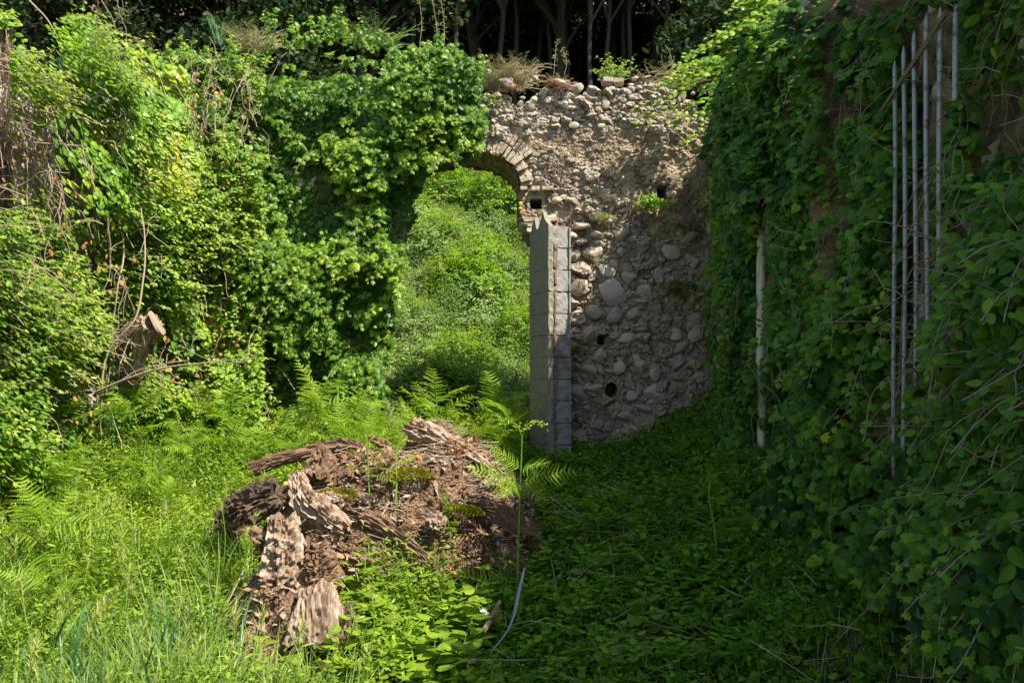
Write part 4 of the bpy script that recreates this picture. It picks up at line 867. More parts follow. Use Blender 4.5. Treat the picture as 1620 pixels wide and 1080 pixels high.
# ------------------------------------------------------------------ plants built once, then copied
_pt = []
for _i in range(19):
    _t = _i / 18; _pt.append((.5 * (1 - _t) ** .7 * (1 if _i % 2 else .42) if 0 < _i < 18 else .02, _t))
_pr = np.array(_pt); _n = len(_pr)
_pc = np.column_stack([np.zeros(_n), _pr[:, 1]])
_z = lambda p: -.28 * p[:, 1] ** 2
PINNA = (np.vstack([np.column_stack([_pr, _z(_pr) + .05]), np.column_stack([_pc, _z(_pc)]), np.column_stack([_pr * [-1, 1], _z(_pr) + .05])]),
         np.array([t for i in range(_n - 1) for t in ([i, i + 1, _n + i + 1], [i, _n + i + 1, _n + i], [_n + i, _n + i + 1, 2 * _n + i + 1], [_n + i, 2 * _n + i + 1, 2 * _n + i])]))
def frond(L, W, npair, nl=7, curl=.25, seed=0):
    """a bipinnate fern frond along +Y, drooping"""
    r = np.random.default_rng(seed); out_p, out_R, out_s, out_v = [], [], [], []
    def pt(t): return np.stack([0 * t, L * t, -curl * L * t ** 2 + .1 * L * t], -1)
    for k in range(npair):
        t0 = .12 + .86 * k / npair; w_ = W * math.sin(math.pi * min(1, (1 - t0) * .62 + .04)) ** .9 * r.uniform(.85, 1.05)
        for sgn in (-1, 1):
            tn = np.array([0, 1, .1 - 2 * curl * t0]); tn /= np.linalg.norm(tn)
            d = norm(np.array([sgn * 1.0, .42, -.12 + r.uniform(-.1, .1)])); n = max(4, int(nl * 1.6 * w_ / W + 2.5))
            b = pt(np.array([t0]))[0]; ll = w_ / n * 1.15
            out_p.append(b); out_R.append(basis(norm(np.array([r.uniform(-.3, .3), r.uniform(-.3, .3), 1.])), d)); out_s.append([.9 * L / npair * (.55 + .45 * w_ / W) * r.uniform(.85, 1.1), w_, w_]); out_v.append(.3 + .4 * t0 + r.uniform(-.15, .25))
    G = scat(PINNA, np.array(out_p), np.array(out_R), np.array(out_s), np.clip(out_v, 0, 1))
    t = np.linspace(0, 1, 8); return G, tube(pt(t), np.linspace(.0035, .001, 8) * (L / .4), 4, .3, cap=False)
FR = [frond(.46, .17, 13, 8, c, k) for k, c in enumerate((.3, .5, .1))] + [frond(.2, .045, 11, 3, .25, 9)]
def bracken(H, specs, seed, crozier=False, sc=1.0, lean=.1, face=.3):
    """specs: (height fraction, yaw, pitch, scale, which frond)"""
    r = np.random.default_rng(seed); t = thing('fern', 'x', 'fern')
    st = curve([(0, 0, 0), (lean * .3 * H, 0, H * .4), (lean * .8 * H, .02, H * .8), (lean * H, 0, H)], 14)
    mk('stalk', tube(st, np.linspace(.006, .0035, len(st)), 5), m_stemg, t)
    for (h, yaw, pit, s, w_) in specs:
        o = st[int(h * (len(st) - 1))]; R = Rx(face) @ Rz(yaw) @ Rx(pit); (G, Tb) = FR[w_]
        m = merge([(G[0] * s @ R.T + o, G[1], G[2]), (Tb[0] * s @ R.T + o, Tb[1], Tb[2])]); mk('frond', m, m_fern, t)
    if crozier:
        for k in range(2):
            a = U(0, 6.28); o = st[-1]; q = curve([o, o + [.03 * math.cos(a), .03 * math.sin(a), .07], o + [.09 * math.cos(a), .09 * math.sin(a), .09], o + [.13 * math.cos(a), .13 * math.sin(a), .06]], 12)
            n = 60; i = r.integers(3, len(q), n); G = scat(TINY, q[i] + r.uniform(-.02, .02, (n, 3)), basis(norm(r.uniform(-1, 1, (n, 3))), r.uniform(-1, 1, (n, 3))), .022, r.uniform(.4, 1, n))
            mk('crozier', merge([tube(q, .003, 4), G]), m_fern, t)
    return t
f_mass = []
for k in range(4):
    sp = []
    for q in range(7): sp.append((.45 + .09 * q * .8, 2.39 * q + k, U(.1, .95), U(.5, .95), q % 3))
    f_mass.append(bracken(.6, sp, k, face=.25 + .1 * k))
f_tall = bracken(.98, [(.66, -1.5, .45, .75, 0), (.66, 1.5, .4, .75, 2), (.74, -1.9, .6, .5, 2), (.74, 1.1, .6, .5, 0), (.6, -2.4, .4, .5, 0), (.6, 2.5, .4, .5, 2), (.12, 1.4, .1, .8, 2), (.12, -1.3, 0, .5, 0), (.12, 2.4, .1, .5, 2)], 11, True, lean=.03, face=.75)
f_up = bracken(.46, [(.35 + .065 * k, (-1.5 if k % 2 else 1.5) + U(-.3, .3), .35 + .06 * k, 1.15 - .09 * k, 3) for k in range(10)] + [(.98, 0, 1.2, .45, 3)], 12)

def herb(H, n, T, size, mat, name, cat, seed, fan=.5, whorl=2, nst=3, down=.3, vb=.5, lowsize=1.3):
    r = np.random.default_rng(seed); t = thing(name, 'x', cat); Ls, Ss = [], []
    for s in range(nst):
        a = r.uniform(0, 6.28); e = np.array([math.cos(a), math.sin(a), 0]) * fan * H * r.uniform(.2, 1); h = H * r.uniform(.6, 1); bs = np.array([math.cos(a), math.sin(a), 0]) * .02
        st = curve([bs, bs + e * .3 + [0, 0, h * .55], bs + e + [0, 0, h]], 10); mk('stem', tube(st, np.linspace(.0035, .0015, len(st)), 4, .5), m_stemg, t)
        for k in range(n):
            u = .15 + .85 * (k + 1) / n; c = st[min(len(st) - 1, int(u * (len(st) - 1)))]
            for w_ in range(whorl):
                y = k * 1.57 + 6.28 * w_ / whorl + r.uniform(-.3, .3); d = np.array([math.cos(y), math.sin(y), r.uniform(-down, .35)]); sz_ = size * (lowsize - (lowsize - .5) * u) * r.uniform(.8, 1.15)
                Ls.append(scat(T, (c + d * .01)[None], basis(norm(np.array([[-d[0] * .3, -d[1] * .3, 1.]])), norm(d)[None]), sz_, np.clip(vb + .25 * (u - .5) + r.uniform(-.15, .15), 0, 1)))
    mk('foliage', merge(Ls), mat, t); return t
nettle = [herb(.36, 7, OVAL, .075, m_herb, 'nettle', 'plant', k, vb=.45) for k in range(3)]
broad = [herb(.28, 4, HEART, .095, m_herb, 'broadleaf_plant', 'plant', 20 + k, vb=.4, fan=.8, nst=4) for k in range(2)]
shadeb = [herb(.24, 4, OVAL, .095, m_ivyd, 'broadleaf_plant', 'plant', 30 + k, vb=.68, fan=.8, nst=4) for k in range(3)]
thistle = [herb(.1, 3, LOBED, .2, m_herb, 'thistle', 'plant', 40 + k, vb=.4, fan=.4, nst=3, whorl=3) for k in range(2)]
def blades(n, H, W, mat, name, cat, seed, spread=.25, bend=.5, heads=0, parts=True, seg=6):
    r = np.random.default_rng(seed); V, Fc, A = [], [], []; o = 0; tips = []
    for k in range(n):
        a = r.uniform(0, 6.28); h = H * r.uniform(.45, 1); b = bend * r.uniform(.2, 1.2); ou = np.array([math.cos(a), math.sin(a), 0]); s = np.linspace(0, 1, seg)
        bs = ou * r.uniform(0, .03) + r.uniform(-.02, .02, 3) * [1, 1, 0]
        c = bs + ou * (spread * h * s[:, None] + b * h * s[:, None] ** 2.5 * .6) + np.array([0, 0, 1.]) * (h * (s - .45 * b * s ** 3))[:, None]
        sd2 = np.array([-ou[1], ou[0], 0]); sd2 = Rz(r.uniform(-.8, .8)) @ sd2; w_ = W * r.uniform(.6, 1.1) * np.sin(np.pi * np.clip(.18 + .82 * s, 0, 1)) ** .7
        w_[-1] = .0004
        v = np.stack([c - sd2 * w_[:, None] / 2, c + sd2 * w_[:, None] / 2 + [0, 0, W * .15]], 1).reshape(-1, 3); i = np.arange(seg - 1) * 2
        V.append(v); Fc.append(np.concatenate([np.stack([i, i + 1, i + 3], -1), np.stack([i, i + 3, i + 2], -1)]) + o); A.append(np.full(len(v), r.uniform(0, .8))); o += len(v); tips.append(c[-1])
    G = (np.concatenate(V), np.concatenate(Fc), np.concatenate(A))
    if not parts: return G
    t = thing(name, 'x', cat); mk('blades', G, mat, t)
    if heads:
        hd = []
        for k in range(heads):
            a = r.uniform(0, 6.28); e = np.array([math.cos(a) * .25, math.sin(a) * .25, 1.]) * H * r.uniform(.8, 1.1); q = curve([(0, 0, 0), e * .6, e + [.05, 0, 0]], 10); mk('seed_stalk', tube(q, .0016, 4), m_stemg, t)
            m = 30; u = r.uniform(0, 1, m); d = norm(q[-1] - q[-3]); mk('seed_head', scat((np.array([[-.04, 0, 0], [.04, 0, 0], [0, 1, 0]]), np.array([[0, 1, 2]])), q[-1] - d * .08 * u[:, None], basis(norm(r.uniform(-1, 1, (m, 3))), norm(d + r.uniform(-.16, .16, (m, 3)))), .06, r.uniform(.7, 1, m)), m_grass, t)
    return t
reed = [blades(8, .66, .017, m_reed, 'tall_grass', 'grass tuft', 50 + k, .18, .7) for k in range(3)]
tuft = [blades(44, .55, .008, m_grass, 'grass_tuft', 'grass tuft', 60 + k, .2, .6, heads=2) for k in range(3)]

# masses nobody could count: low herbs and grass
def field(N, x0, x1, y0, y1, dens):
    x = U(x0, x1, N); y = U(y0, y1, N); k = U(0, 1, N) < dens(x, y); return x[k], y[k]
def shadeside(x, y):   # 1 where the wall keeps the ground in shade
    return x > np.interp(y, [2.5, 4, 5.5, 7.7], [-.5, -.5, -.1, .1])
def low_herbs(x, y, z, hs, T, size, nl, vb, mat, name, label, cat, lean=.25):
    N = len(x); h = hs * U(.35, 1.15, N) * (.25 + 1.5 * fbm(n3(x * 2.3, y * 2.3), 3, 301)); a = U(0, 6.28, N); le = np.column_stack([np.cos(a), np.sin(a)]) * lean * h[:, None] * U(0, 1, (N, 1))
    u = (np.arange(nl) + .8) / nl; c = np.stack([x[:, None] + le[:, :1] * u, y[:, None] + le[:, 1:] * u, z[:, None] + h[:, None] * u], -1)
    ya = U(0, 6.28, (N, 1)) + np.arange(nl) * 2.4; d = np.stack([np.cos(ya), np.sin(ya), U(-.2, .5, (N, nl))], -1)
    nr = norm(np.stack([-.4 * np.cos(ya), -.4 * np.sin(ya), .8 * np.ones_like(ya)], -1) + U(-.8, .8, (N, nl, 3)))
    v = np.clip((vb if np.ndim(vb) == 0 else vb[:, None]) + .25 * (u - .5) + rng.normal(0, .1, (N, nl)), 0, 1)
    s = size * U(.6, 1.2, (N, nl)) * (1.15 - .5 * u)
    G = scat(T, c.reshape(-1, 3), basis(nr.reshape(-1, 3), d.reshape(-1, 3)), s.ravel(), v.ravel())
    return tag(mk(name, G, mat), label, cat, kind='stuff')
def nomound(x, y): return (mz(x, y) < .14) & (((x + 1.1) / .36) ** 2 + ((y - 3.85) / .34) ** 2 > 1)
x, y = field(34000, -3.9, .8, 2.7, 7.6, lambda x, y: (~shadeside(x, y)) * nomound(x, y) * (.35 + .65 * fbm(n3(x * 2, y * 2), 2, 9)))
low_herbs(x, y, gz(x, y), .34, SMALL, .048, 10, .42 + .8 * (fbm(n3(x * 1.1, y * 1.1), 2, 44) - .5), m_herb, 'undergrowth', 'dense bright green weeds filling the sunny clearing left of the mound', 'undergrowth')
x, y = field(4200, -3.9, .2, 2.7, 7.5, lambda x, y: (~shadeside(x, y)) * nomound(x, y) * 1.0)
low_herbs(x, y, gz(x, y), .42, LANCE, .06, 11, .5, m_herb, 'cleavers', 'narrow leaved cleavers mixed through the sunny weeds', 'weeds')
x, y = field(11000, -.7, 2.0, 2.7, 7.7, lambda x, y: (shadeside(x, y)) * nomound(x, y) * (.15 + .85 * (fbm(n3(x * 2.4, y * 2.4), 2, 19) > .42)) * ((y > 3.75) | (fbm(n3(x * 3, y * 3), 2, 8) > .5)))
low_herbs(x, y, gz(x, y), .11, SMALL, .052, 6, .62, m_ivyd, 'ground_cover', 'dark low ground cover in the shade between the mound and the right wall', 'ground cover')
x, y = field(4600, -.6, 1.9, 2.7, 7.6, lambda x, y: (shadeside(x, y)) * nomound(x, y))
low_herbs(x, y, gz(x, y), .15, HEART, .058, 4, .5, m_ivyd, 'creeper', 'round leaved creeper over the shaded ground', 'creeper')
def lawn(x, y, z, H, W, mat, name, label, vb=.3, loc=None, bendf=.5):
    N = len(x); a = U(0, 6.28, N); h = H * U(.4, 1, N); ou = np.column_stack([np.cos(a), np.sin(a), 0 * a]); sd2 = np.column_stack([-ou[:, 1], ou[:, 0], 0 * a]); b = np.column_stack([x, y, z])
    b1 = b + ou * (.15 * h)[:, None] + np.array([0, 0, 1]) * (.55 * h)[:, None]; b2 = b + ou * (bendf * h)[:, None] + np.array([0, 0, 1]) * (.9 * h)[:, None]
    v = np.stack([b - sd2 * W / 2, b + sd2 * W / 2, b1 - sd2 * W / 2, b1 + sd2 * W / 2, b2], 1).reshape(-1, 3)
    f = (np.array([[0, 1, 3], [0, 3, 2], [2, 3, 4]])[None] + (np.arange(N) * 5)[:, None, None]).reshape(-1, 3)
    return tag(mk(name, (v, f, np.repeat(np.clip(vb + rng.normal(0, .18, N), 0, 1), 5)), mat), label, 'grass', kind='stuff')
x, y = field(34000, -3.8, -.3, 2.3, 6.4, lambda x, y: (1 - .75 * sstep(-.95, -.7, x)) * (~shadeside(x, y)) * nomound(x, y) * (.18 + .82 * sstep(5.0, 3.6, y)) * (.3 + .7 * (fbm(n3(x * 2, y * 2), 2, 7) > .46)))
lawn(x, y, gz(x, y), .56, .007, m_grass, 'grass', 'long thin grass in the sunny foreground')
x, y = field(2600, -.6, 1.9, 2.6, 5.2, lambda x, y: shadeside(x, y) * nomound(x, y) * (.2 + .8 * sstep(4.4, 3.4, y)))
lawn(x, y, gz(x, y), .2, .004, m_grass, 'shaded_grass', 'thin grass and straw in the shaded foreground', .6)

# dead stalks and litter on the shaded floor
x, y = field(230, -.6, 1.9, 2.7, 6.5, lambda x, y: shadeside(x, y)); p = np.column_stack([x, y, gz(x, y) + U(.02, .16, len(x))])
tag(mk('dead_stalks', sticks(p, .35, .0028, tiltz=.5), m_straw), 'thin dead stalks lying over the shaded ground', 'dead stalks', kind='stuff')

def put_many(protos, pts, label, group, cat, sc=(.8, 1.2), tilt=.12, dz=0):
    for i, (x, y) in enumerate(pts):
        z = float(gz(x, y) + max(0.0, mz(x, y) - .02)) + dz
        place(protos[i % len(protos)], (x, y, z), U(0, 6.28), U(*sc), label, group, cat, (U(-tilt, tilt), U(-tilt, tilt)))
def wpt(a, Yd): return ((a - 810) / F * Yd, Yd)
def scatter_pts(n, x0, x1, y0, y1, ok, mind=.16):
    out = []; tries = 0
    while len(out) < n and tries < 20000:
        tries += 1; x, y = U(x0, x1), U(y0, y1)
        if not ok(x, y) or any((x - a) ** 2 + (y - b) ** 2 < mind ** 2 for a, b in out): continue
        out.append((x, y))
    return out
sunny = lambda x, y: (not shadeside(x, y)) and bool(nomound(x, y)) and x > -(y * .68)
# bracken
pts = scatter_pts(48, -3.7, .0, 3.9, 7.2, lambda x, y: sunny(x, y) and (y > 4.5 or x < -1.9) and ((x + 1.3) ** 2 + (y - 4.7) ** 2 > .95), .26)
put_many(f_mass, pts, 'sunlit bracken fern among the weeds', 'bracken ferns in the clearing', 'fern', (.55, 1.0))
single = [((818, 4.7), f_tall, 1.0, 'tallest fern shoot with a curled tip standing in front of the concrete pillar', 0.0),
          ((625, 4.75), f_up, 1.0, 'upright young fern growing on the sunny middle of the mound', 1.0), ((712, 4.75), f_up, .75, 'young fern in front of the right moss cushion', 2.0),
          ((596, 4.45), f_up, 1.0, 'taller young fern below the middle moss cushion', 3.0), ((585, 4.8), f_up, .9, 'small fern right of the silvery log', 4.0),
          ((385, 4.5), f_up, 1.0, 'fern just left of the furrowed stump', 5.0), ((500, 6.6), f_mass[1], 1.25, 'large fern against the foot of the sunny ivy', 1.0),
          ((560, 6.4), f_mass[2], 1.15, 'large fern right of the one at the ivy foot', 2.0), ((700, 6.5), f_mass[0], 1.1, 'fern at the foot of the arch opening', 3.0),
          ((780, 6.7), f_mass[3], 1.2, 'shaded fern just left of the concrete pillar', .5), ((700, 5.9), f_mass[1], .95, 'fern behind the pale split log', 2.4),
          ((745, 6.0), f_mass[2], 1.0, 'fern between the split log and the pillar', 3.9), ((1135, 4.9), f_up, 1.2, 'lone fern in the shade below the cream pipe', 2.2)]
for (a, Yd), pr, s, lab, rz in single:
    x, y = wpt(a, Yd); place(pr, (x, y, float(sz(x, y)) - .02), rz, s, lab, None, 'fern')
# grasses, nettles, thistles
put_many(reed, [wpt(a, b) for a, b in ((215, 3.45), (110, 3.5), (60, 3.6), (270, 3.7), (160, 3.3), (330, 3.9), (20, 3.4), (240, 3.3), (190, 3.8), (90, 3.3), (360, 3.5))], 'broad blue green grass tuft', 'broad bladed grasses in the foreground', 'grass tuft', (.8, 1.15))
put_many(tuft, scatter_pts(34, -3.0, -.6, 3.0, 5.0, lambda x, y: sunny(x, y), .15), 'fine seeding grass tuft', 'seeding grass tufts', 'grass tuft', (.8, 1.15))
pts = scatter_pts(110, -3.6, -.2, 3.0, 7.2, lambda x, y: sunny(x, y), .17)
put_many(nettle, pts, 'leafy nettle among sunny weeds', 'nettles in the clearing', 'nettle', (.7, 1.1))
pts = [wpt(a, b) for a, b in ((700, 4.1), (660, 4.2), (610, 4.3), (730, 4.2), (560, 4.0), (640, 3.9), (690, 3.85), (590, 3.7), (760, 4.35), (660, 3.6), (540, 3.65), (620, 4.05), (575, 4.25), (670, 4.0), (720, 3.95), (600, 3.9), (640, 3.65), (500, 3.6), (700, 4.3))]
put_many(broad, pts, 'broad leaved plant before the mound', 'broad leaved plants at the foot of the mound', 'plant', (1.0, 1.6))
pts = [wpt(a, b) for a, b in ((600, 4.15), (640, 4.05), (570, 3.85), (680, 3.75), (730, 3.7), (560, 4.25), (650, 3.5))]
put_many(thistle, pts, 'spiny lobed thistle in front of the mound', 'thistles in front of the mound', 'thistle', (.9, 1.4), .2)
put_many(nettle, scatter_pts(26, -.2, 1.8, 3.8, 7.3, lambda x, y: shadeside(x, y) and bool(nomound(x, y)), .3), 'tall shaded weed on the floor by the right wall', 'tall weeds in the shade', 'weed', (.6, 1.05))
put_many(thistle, scatter_pts(12, -.3, 1.2, 3.6, 5.2, lambda x, y: shadeside(x, y) and bool(nomound(x, y)), .3), 'shaded lobed thistle right of the mound', 'thistles in the shade', 'thistle', (.7, 1.1), .2)
pts = scatter_pts(110, -.35, 1.75, 3.4, 7.0, lambda x, y: shadeside(x, y) and nomound(x, y) and (y > 3.8 or x < .8), .14)
put_many(shadeb, pts, 'shaded leafy plant right of the mound', 'leafy plants in the shade', 'plant', (.6, 1.15))
for a, b, s, lab in ((905, 4.35, 1.1, 'broad leaved plant catching a sun fleck right of the mound'), (1010, 4.3, 1.3, 'big round leaved plant in the middle of the shaded floor'), (965, 3.8, 1.0, 'grey green plant at the bottom right of the curved strip')):
    x, y = wpt(a, b); place(broad[0], (x, y, float(gz(x, y))), U(0, 6), s, lab, None, 'plant')

# dead stems
S, Z = sample(380, .2, LL2, 1.1, 4.4, lambda s, z: mBank(s, z) * (fbm(n3(s * 2, z * 2), 2, 222) > .5)); p, o_ = onwall(atL2, nL2, None, S, Z, U(.2, .52, len(S)))
tag(mk('dead_bramble_leaves', blanket(p, o_, OVAL, .045, .5, spread=.8), m_dryl), 'withered brown leaves caught in the sunny bramble bank', 'dead leaves', kind='stuff')
S = U(.2, 4.6, 330); Z = U(1.2, 4.6, 330); p, o_ = onwall(atL2, nL2, None, S, Z, U(.15, .48, 330)); k = mBank(S, Z) > .3; p, o_ = p[k], o_[k]; prt = []
for a, b in zip(p, o_):
    d = norm(np.array([U(-.5, .5), U(-.3, .1), U(-1, 1)]) + b * .3); L = U(.15, .55); prt.append(tube(wob(curve([a, a + d * L * .5 + [0, 0, U(0, .08)], a + d * L + [0, 0, -U(0, .1)]], 10), .04), U(.0015, .0035), 4, U(0, 1), cap=False))
tag(mk('dead_stems', merge(prt), m_twig), 'thin dead stems woven through the sunny bramble bank', 'dead stems', kind='stuff')
# ------------------------------------------------------------------ stump, branches, scraps
sp_ = P(228, 600, 6.35)
stm = thing('cut_stump', 'sawn grey tree stump leaning out of the brambles at the left', 'stump', sp_)
A = P(185, 605, 6.5); B = P(243, 508, 6.25)
G1 = log([P(212, 590, 6.4), P(220, 562, 6.38), P(228, 535, 6.32), P(243, 515, 6.25)], [.07, .065, .085, .11], seed=71, ridge=.14, flat=.8)
obj_along('trunk', G1, m_wood, P(212, 590, 6.4), B, parent=stm)
G1 = log([P(190, 545, 6.45), P(215, 522, 6.38), P(243, 512, 6.28)], [.05, .085, .1], seed=73, ridge=.2, flat=.9); obj_along('burl', G1, m_wood, P(190, 545, 6.45), P(243, 512, 6.28), parent=stm)
a = norm(np.array([.88, .16, .45])); bb = norm(np.cross(a, [0, 1, 0])); cc = np.cross(a, bb); tt = np.linspace(0, 2 * np.pi, 30, endpoint=False); C0 = P(250, 512, 6.24)
V = C0 + (bb[None] * np.cos(tt)[:, None] * .105 + cc[None] * np.sin(tt)[:, None] * .09) * (1 + .08 * np.sin(3 * tt + 1))[:, None]; V2 = V - a * .02
V = np.vstack([V, V2, [C0 + a * .004], [C0 - a * .05]]); i = np.arange(30); j = (i + 1) % 30
mk('sawn_face', (V, np.concatenate([np.stack([i, j, np.full(30, 60)], -1), np.stack([i, i + 30, j + 30], -1), np.stack([i, j + 30, j], -1)]), .5), m_cut, stm)
tw = [tube(wob(curve([P(*p_, 6.2 + U(-.1, .1)) for p_ in q], 14), .02), .004, 4, U(0, 1)) for q in (((200, 520), (190, 545), (175, 580), (165, 620)), ((215, 515), (190, 530), (178, 565)), ((230, 520), (205, 540), (190, 575), (185, 610)), ((222, 530), (228, 545), (232, 556)), ((205, 512), (185, 528), (170, 570), (168, 600)), ((225, 505), (206, 518), (196, 540)))]
mk('root_strands', merge(tw), m_twig, stm)
def branch(pts, r0, r1, label, name='bare_branch', m=m_twig, cat='branch', n=40, side=0, amp=.015, group=None):
    c = wob(curve(pts, n), amp, fr=3); o = thing(name, label, cat, c[0], group); mk('stem', tube(c, np.linspace(r0, r1, len(c)), 6, .7), m, o)
    for k in range(side):
        i = int(U(.15, .9) * len(c)); d = norm(c[min(i + 3, len(c) - 1)] - c[i] + U(-.05, .05, 3)); L = U(.1, .3); q = np.array([c[i], c[i] + d * L * .5 + U(-.04, .04, 3), c[i] + d * L + U(-.1, .1, 3)])
        mk('twig', tube(curve(q, 8), .0025, 4, .6), m, o)
    return o
branch([P(150, 620, 6.0), P(200, 598, 5.95), P(260, 580, 5.9), P(330, 572, 5.9), P(405, 567, 5.95)], .011, .003, 'long bare branch arching right from the foot of the cut stump', side=5)
branch([P(165, 622, 6.0), P(210, 588, 5.98), P(260, 574, 6.0), P(300, 568, 6.1)], .006, .002, 'thinner bare branch just above the long arching one')
branch([P(160, 625, 6.0), P(170, 560, 6.0), P(212, 505, 6.0), P(226, 440, 6.1), P(230, 380, 6.2), P(225, 330, 6.3)], .009, .004, 'pale dead vine bending up behind the sawn stump face', side=3)
branch([P(20, 150, 5.6), P(60, 230, 5.6), P(95, 300, 5.7), P(112, 360, 5.8)], .008, .004, 'bare stem slanting down across the left edge thicket')
branch([P(-20, 215, 5.2), P(60, 225, 5.3), P(130, 231, 5.5)], .005, .003, 'thin level twig crossing at the left edge of the view')
branch([P(45, 0, 6.3), P(75, 30, 6.3), P(95, 60, 6.3)], .007, .004, 'bare stem leaning above the top left brambles')
branch([P(0, 490, 4.8), P(40, 455, 4.9), P(60, 420, 5.0), P(130, 480, 5.2)], .006, .003, 'bare curved bramble cane low on the left bank')
branch([P(190, 350, 6.5), P(195, 400, 6.4), P(186, 460, 6.3), P(180, 500, 6.3)], .008, .005, 'upright dead stem left of the pale vine', side=2)
branch([P(395, 880, 4.6), P(370, 930, 4.3), P(350, 970, 4.2)], .004, .003, 'pale straw stalk leaning left of the rotten stump')
for (q, lab) in (([(1430, 760), (1400, 850), (1345, 925), (1290, 985)], 'long dead branch slanting down over the lower right ground cover'), ([(1400, 838), (1440, 860), (1475, 885)], 'short pale dead twig crossing the ivy at the lower right'),
                 ([(1410, 920), (1418, 990), (1405, 1040), (1390, 1068)], 'curved dead stalk bending to the ground at the lower right'), ([(1480, 900), (1495, 935), (1455, 975), (1462, 1010), (1495, 1055)], 'hooked pale twig near the bottom right corner'),
                 ([(1325, 690), (1345, 620), (1400, 590), (1460, 575)], 'thin dead stem arching toward the metal bars'), ([(1380, 620), (1385, 480), (1410, 430), (1475, 410)], 'thin dead vine looping behind the first metal bar'),
                 ([(1265, 515), (1310, 512), (1370, 520), (1430, 540)], 'nearly level dead stem on the right wall'), ([(1560, 80), (1530, 180), (1470, 270), (1500, 330)], 'dry stem hanging right of the bars'),
                 ([(1600, 20), (1590, 160), (1545, 300), (1520, 450), (1512, 600)], 'long dry vertical vine on the near right wall'), ([(1400, 165), (1410, 430), (1402, 408)], 'dead stem behind the bars')):
    if len(q) == 3 and q[0] == (1400, 165): continue
    branch([P(*k, 3.3 if k[0] > 1380 else 3.7) + (np.array([0, -.25, 0])) for k in q], .003, .0013, lab, side=2, amp=.03)
# tangle of dry vines by the trunk at the left edge
tk = thing('dead_vine_tangle', 'grey tangle of dead vines beside the trunk at the left edge', 'dead vines', P(40, 300, 5.7))
prt = []
for k in range(70):
    a = U(5, 75); b = U(100, 250); L = U(60, 190); prt.append(tube(wob(curve([P(a, b, U(5.4, 5.9)), P(a + U(-14, 22), b + L * .5, U(5.4, 5.8)), P(a + U(-10, 45), b + L, U(5.4, 5.8))], 12), .05), U(.0015, .0035), 4, U(0, 1), cap=False))
mk('vines', merge(prt), m_twig, tk)
# hanging twigs in the hollow between bramble and ivy
tk = thing('dead_vine_tangle', 'pale dead vine stems dangling between the yellow leaves and the dark ivy', 'dead vines', P(350, 200, 7.2)); prt = []
for k in range(60):
    a = U(300, 400); b = U(85, 200); L = U(15, 80); prt.append(tube(wob(curve([P(a, b, U(7.0, 7.3)), P(a + U(-10, 14), b + L * .5, U(6.95, 7.2)), P(a + U(-30, 30), b + L, U(6.95, 7.2))], 10), .05), U(.0015, .0035), 4, U(0, 1), cap=False))
mk('vines', merge(prt), m_twig, tk)
# trunk at the left edge
tr = thing('tree', 'rough barked tree trunk cut off by the left edge of the view', 'tree', (-3.72, 5.75, 1.2)); c0 = P(-2, 330, 5.75); c1 = P(2, 40, 5.75)
obj_along('trunk', log([np.array([-3.72, 5.75, 1.2]), c0, c1], [.12, .1, .085, .07], seed=81, ridge=.2, nl=120), m_bark, c0, c1, parent=tr)
n = 160; q = np.array([c1 + (c0 - c1) * U(0, .2) for _ in range(1)]);
G, St = shoots(np.tile(c1, (16, 1)) + U(-.03, .03, (16, 3)), norm(U(-1, 1, (16, 3)) + [0, 0, .2]), U(.2, .4, 16), 9, .4, OVAL, .07, np.tile([0, -1., .5], (16, 1)), np.full(16, .5)); mk('crown', G, m_bram, tr)
# scraps on the shaded floor
def strip(pts, wdir, W, label, name='curved_strip'):
    c = curve(pts, 26); n = len(c); wd = norm(np.array(wdir, float)); s = np.linspace(0, 1, n); ww = W * np.clip(np.sin(np.pi * (.12 + .8 * s)), .2, 1)
    nn = norm(np.cross(np.gradient(c, axis=0), wd)); th_ = .0025
    V = np.stack([c - wd * ww[:, None] / 2 - nn * th_, c + wd * ww[:, None] / 2 - nn * th_, c + wd * ww[:, None] / 2 + nn * th_, c - wd * ww[:, None] / 2 + nn * th_], 1).reshape(-1, 3)
    i = np.arange(n - 1)[:, None] * 4; j = np.arange(4)[None]; j2 = (j + 1) % 4; q = np.stack([i + j, i + j2, i + 4 + j2, i + 4 + j], -1).reshape(-1, 4)
    o = mk(name, (V, q, .5), m_strip, loc=c[0]); tag(o, label, 'strip')
strip([P(829, 900, 4.2), P(822, 930, 4.15), P(812, 975, 4.1), P(798, 1005, 4.05), P(771, 1038, 4.0)], (.35, -.5, .8), .06, 'long curved blue grey strip standing on edge in the bare soil')
strip([P(697, 990, 4.0), P(701, 1008, 3.98), P(712, 1028, 3.95)], (.4, -.4, .8), .05, 'short curved blue grey strip left of the long one')
c = P(766, 968, 4.1); tag(mk('plastic_scrap', rocks([c, c + [.012, 0, -.01]], [(.028, .02, .014), (.02, .02, .01)], [.5, .5], 3, .4), m_white, loc=c), 'crumpled white plastic scrap beside the dead stick', 'litter')
obj_along('dead_stick', log([P(792, 950, 4.15), P(778, 975, 4.1), P(765, 1000, 4.02)], [.008, .02, .012], seed=91, ridge=.2, ns=20, nl=30), m_wood, P(792, 950, 4.15), P(765, 1000, 4.02), label='short grey dead stick between the two curved strips', cat='stick')
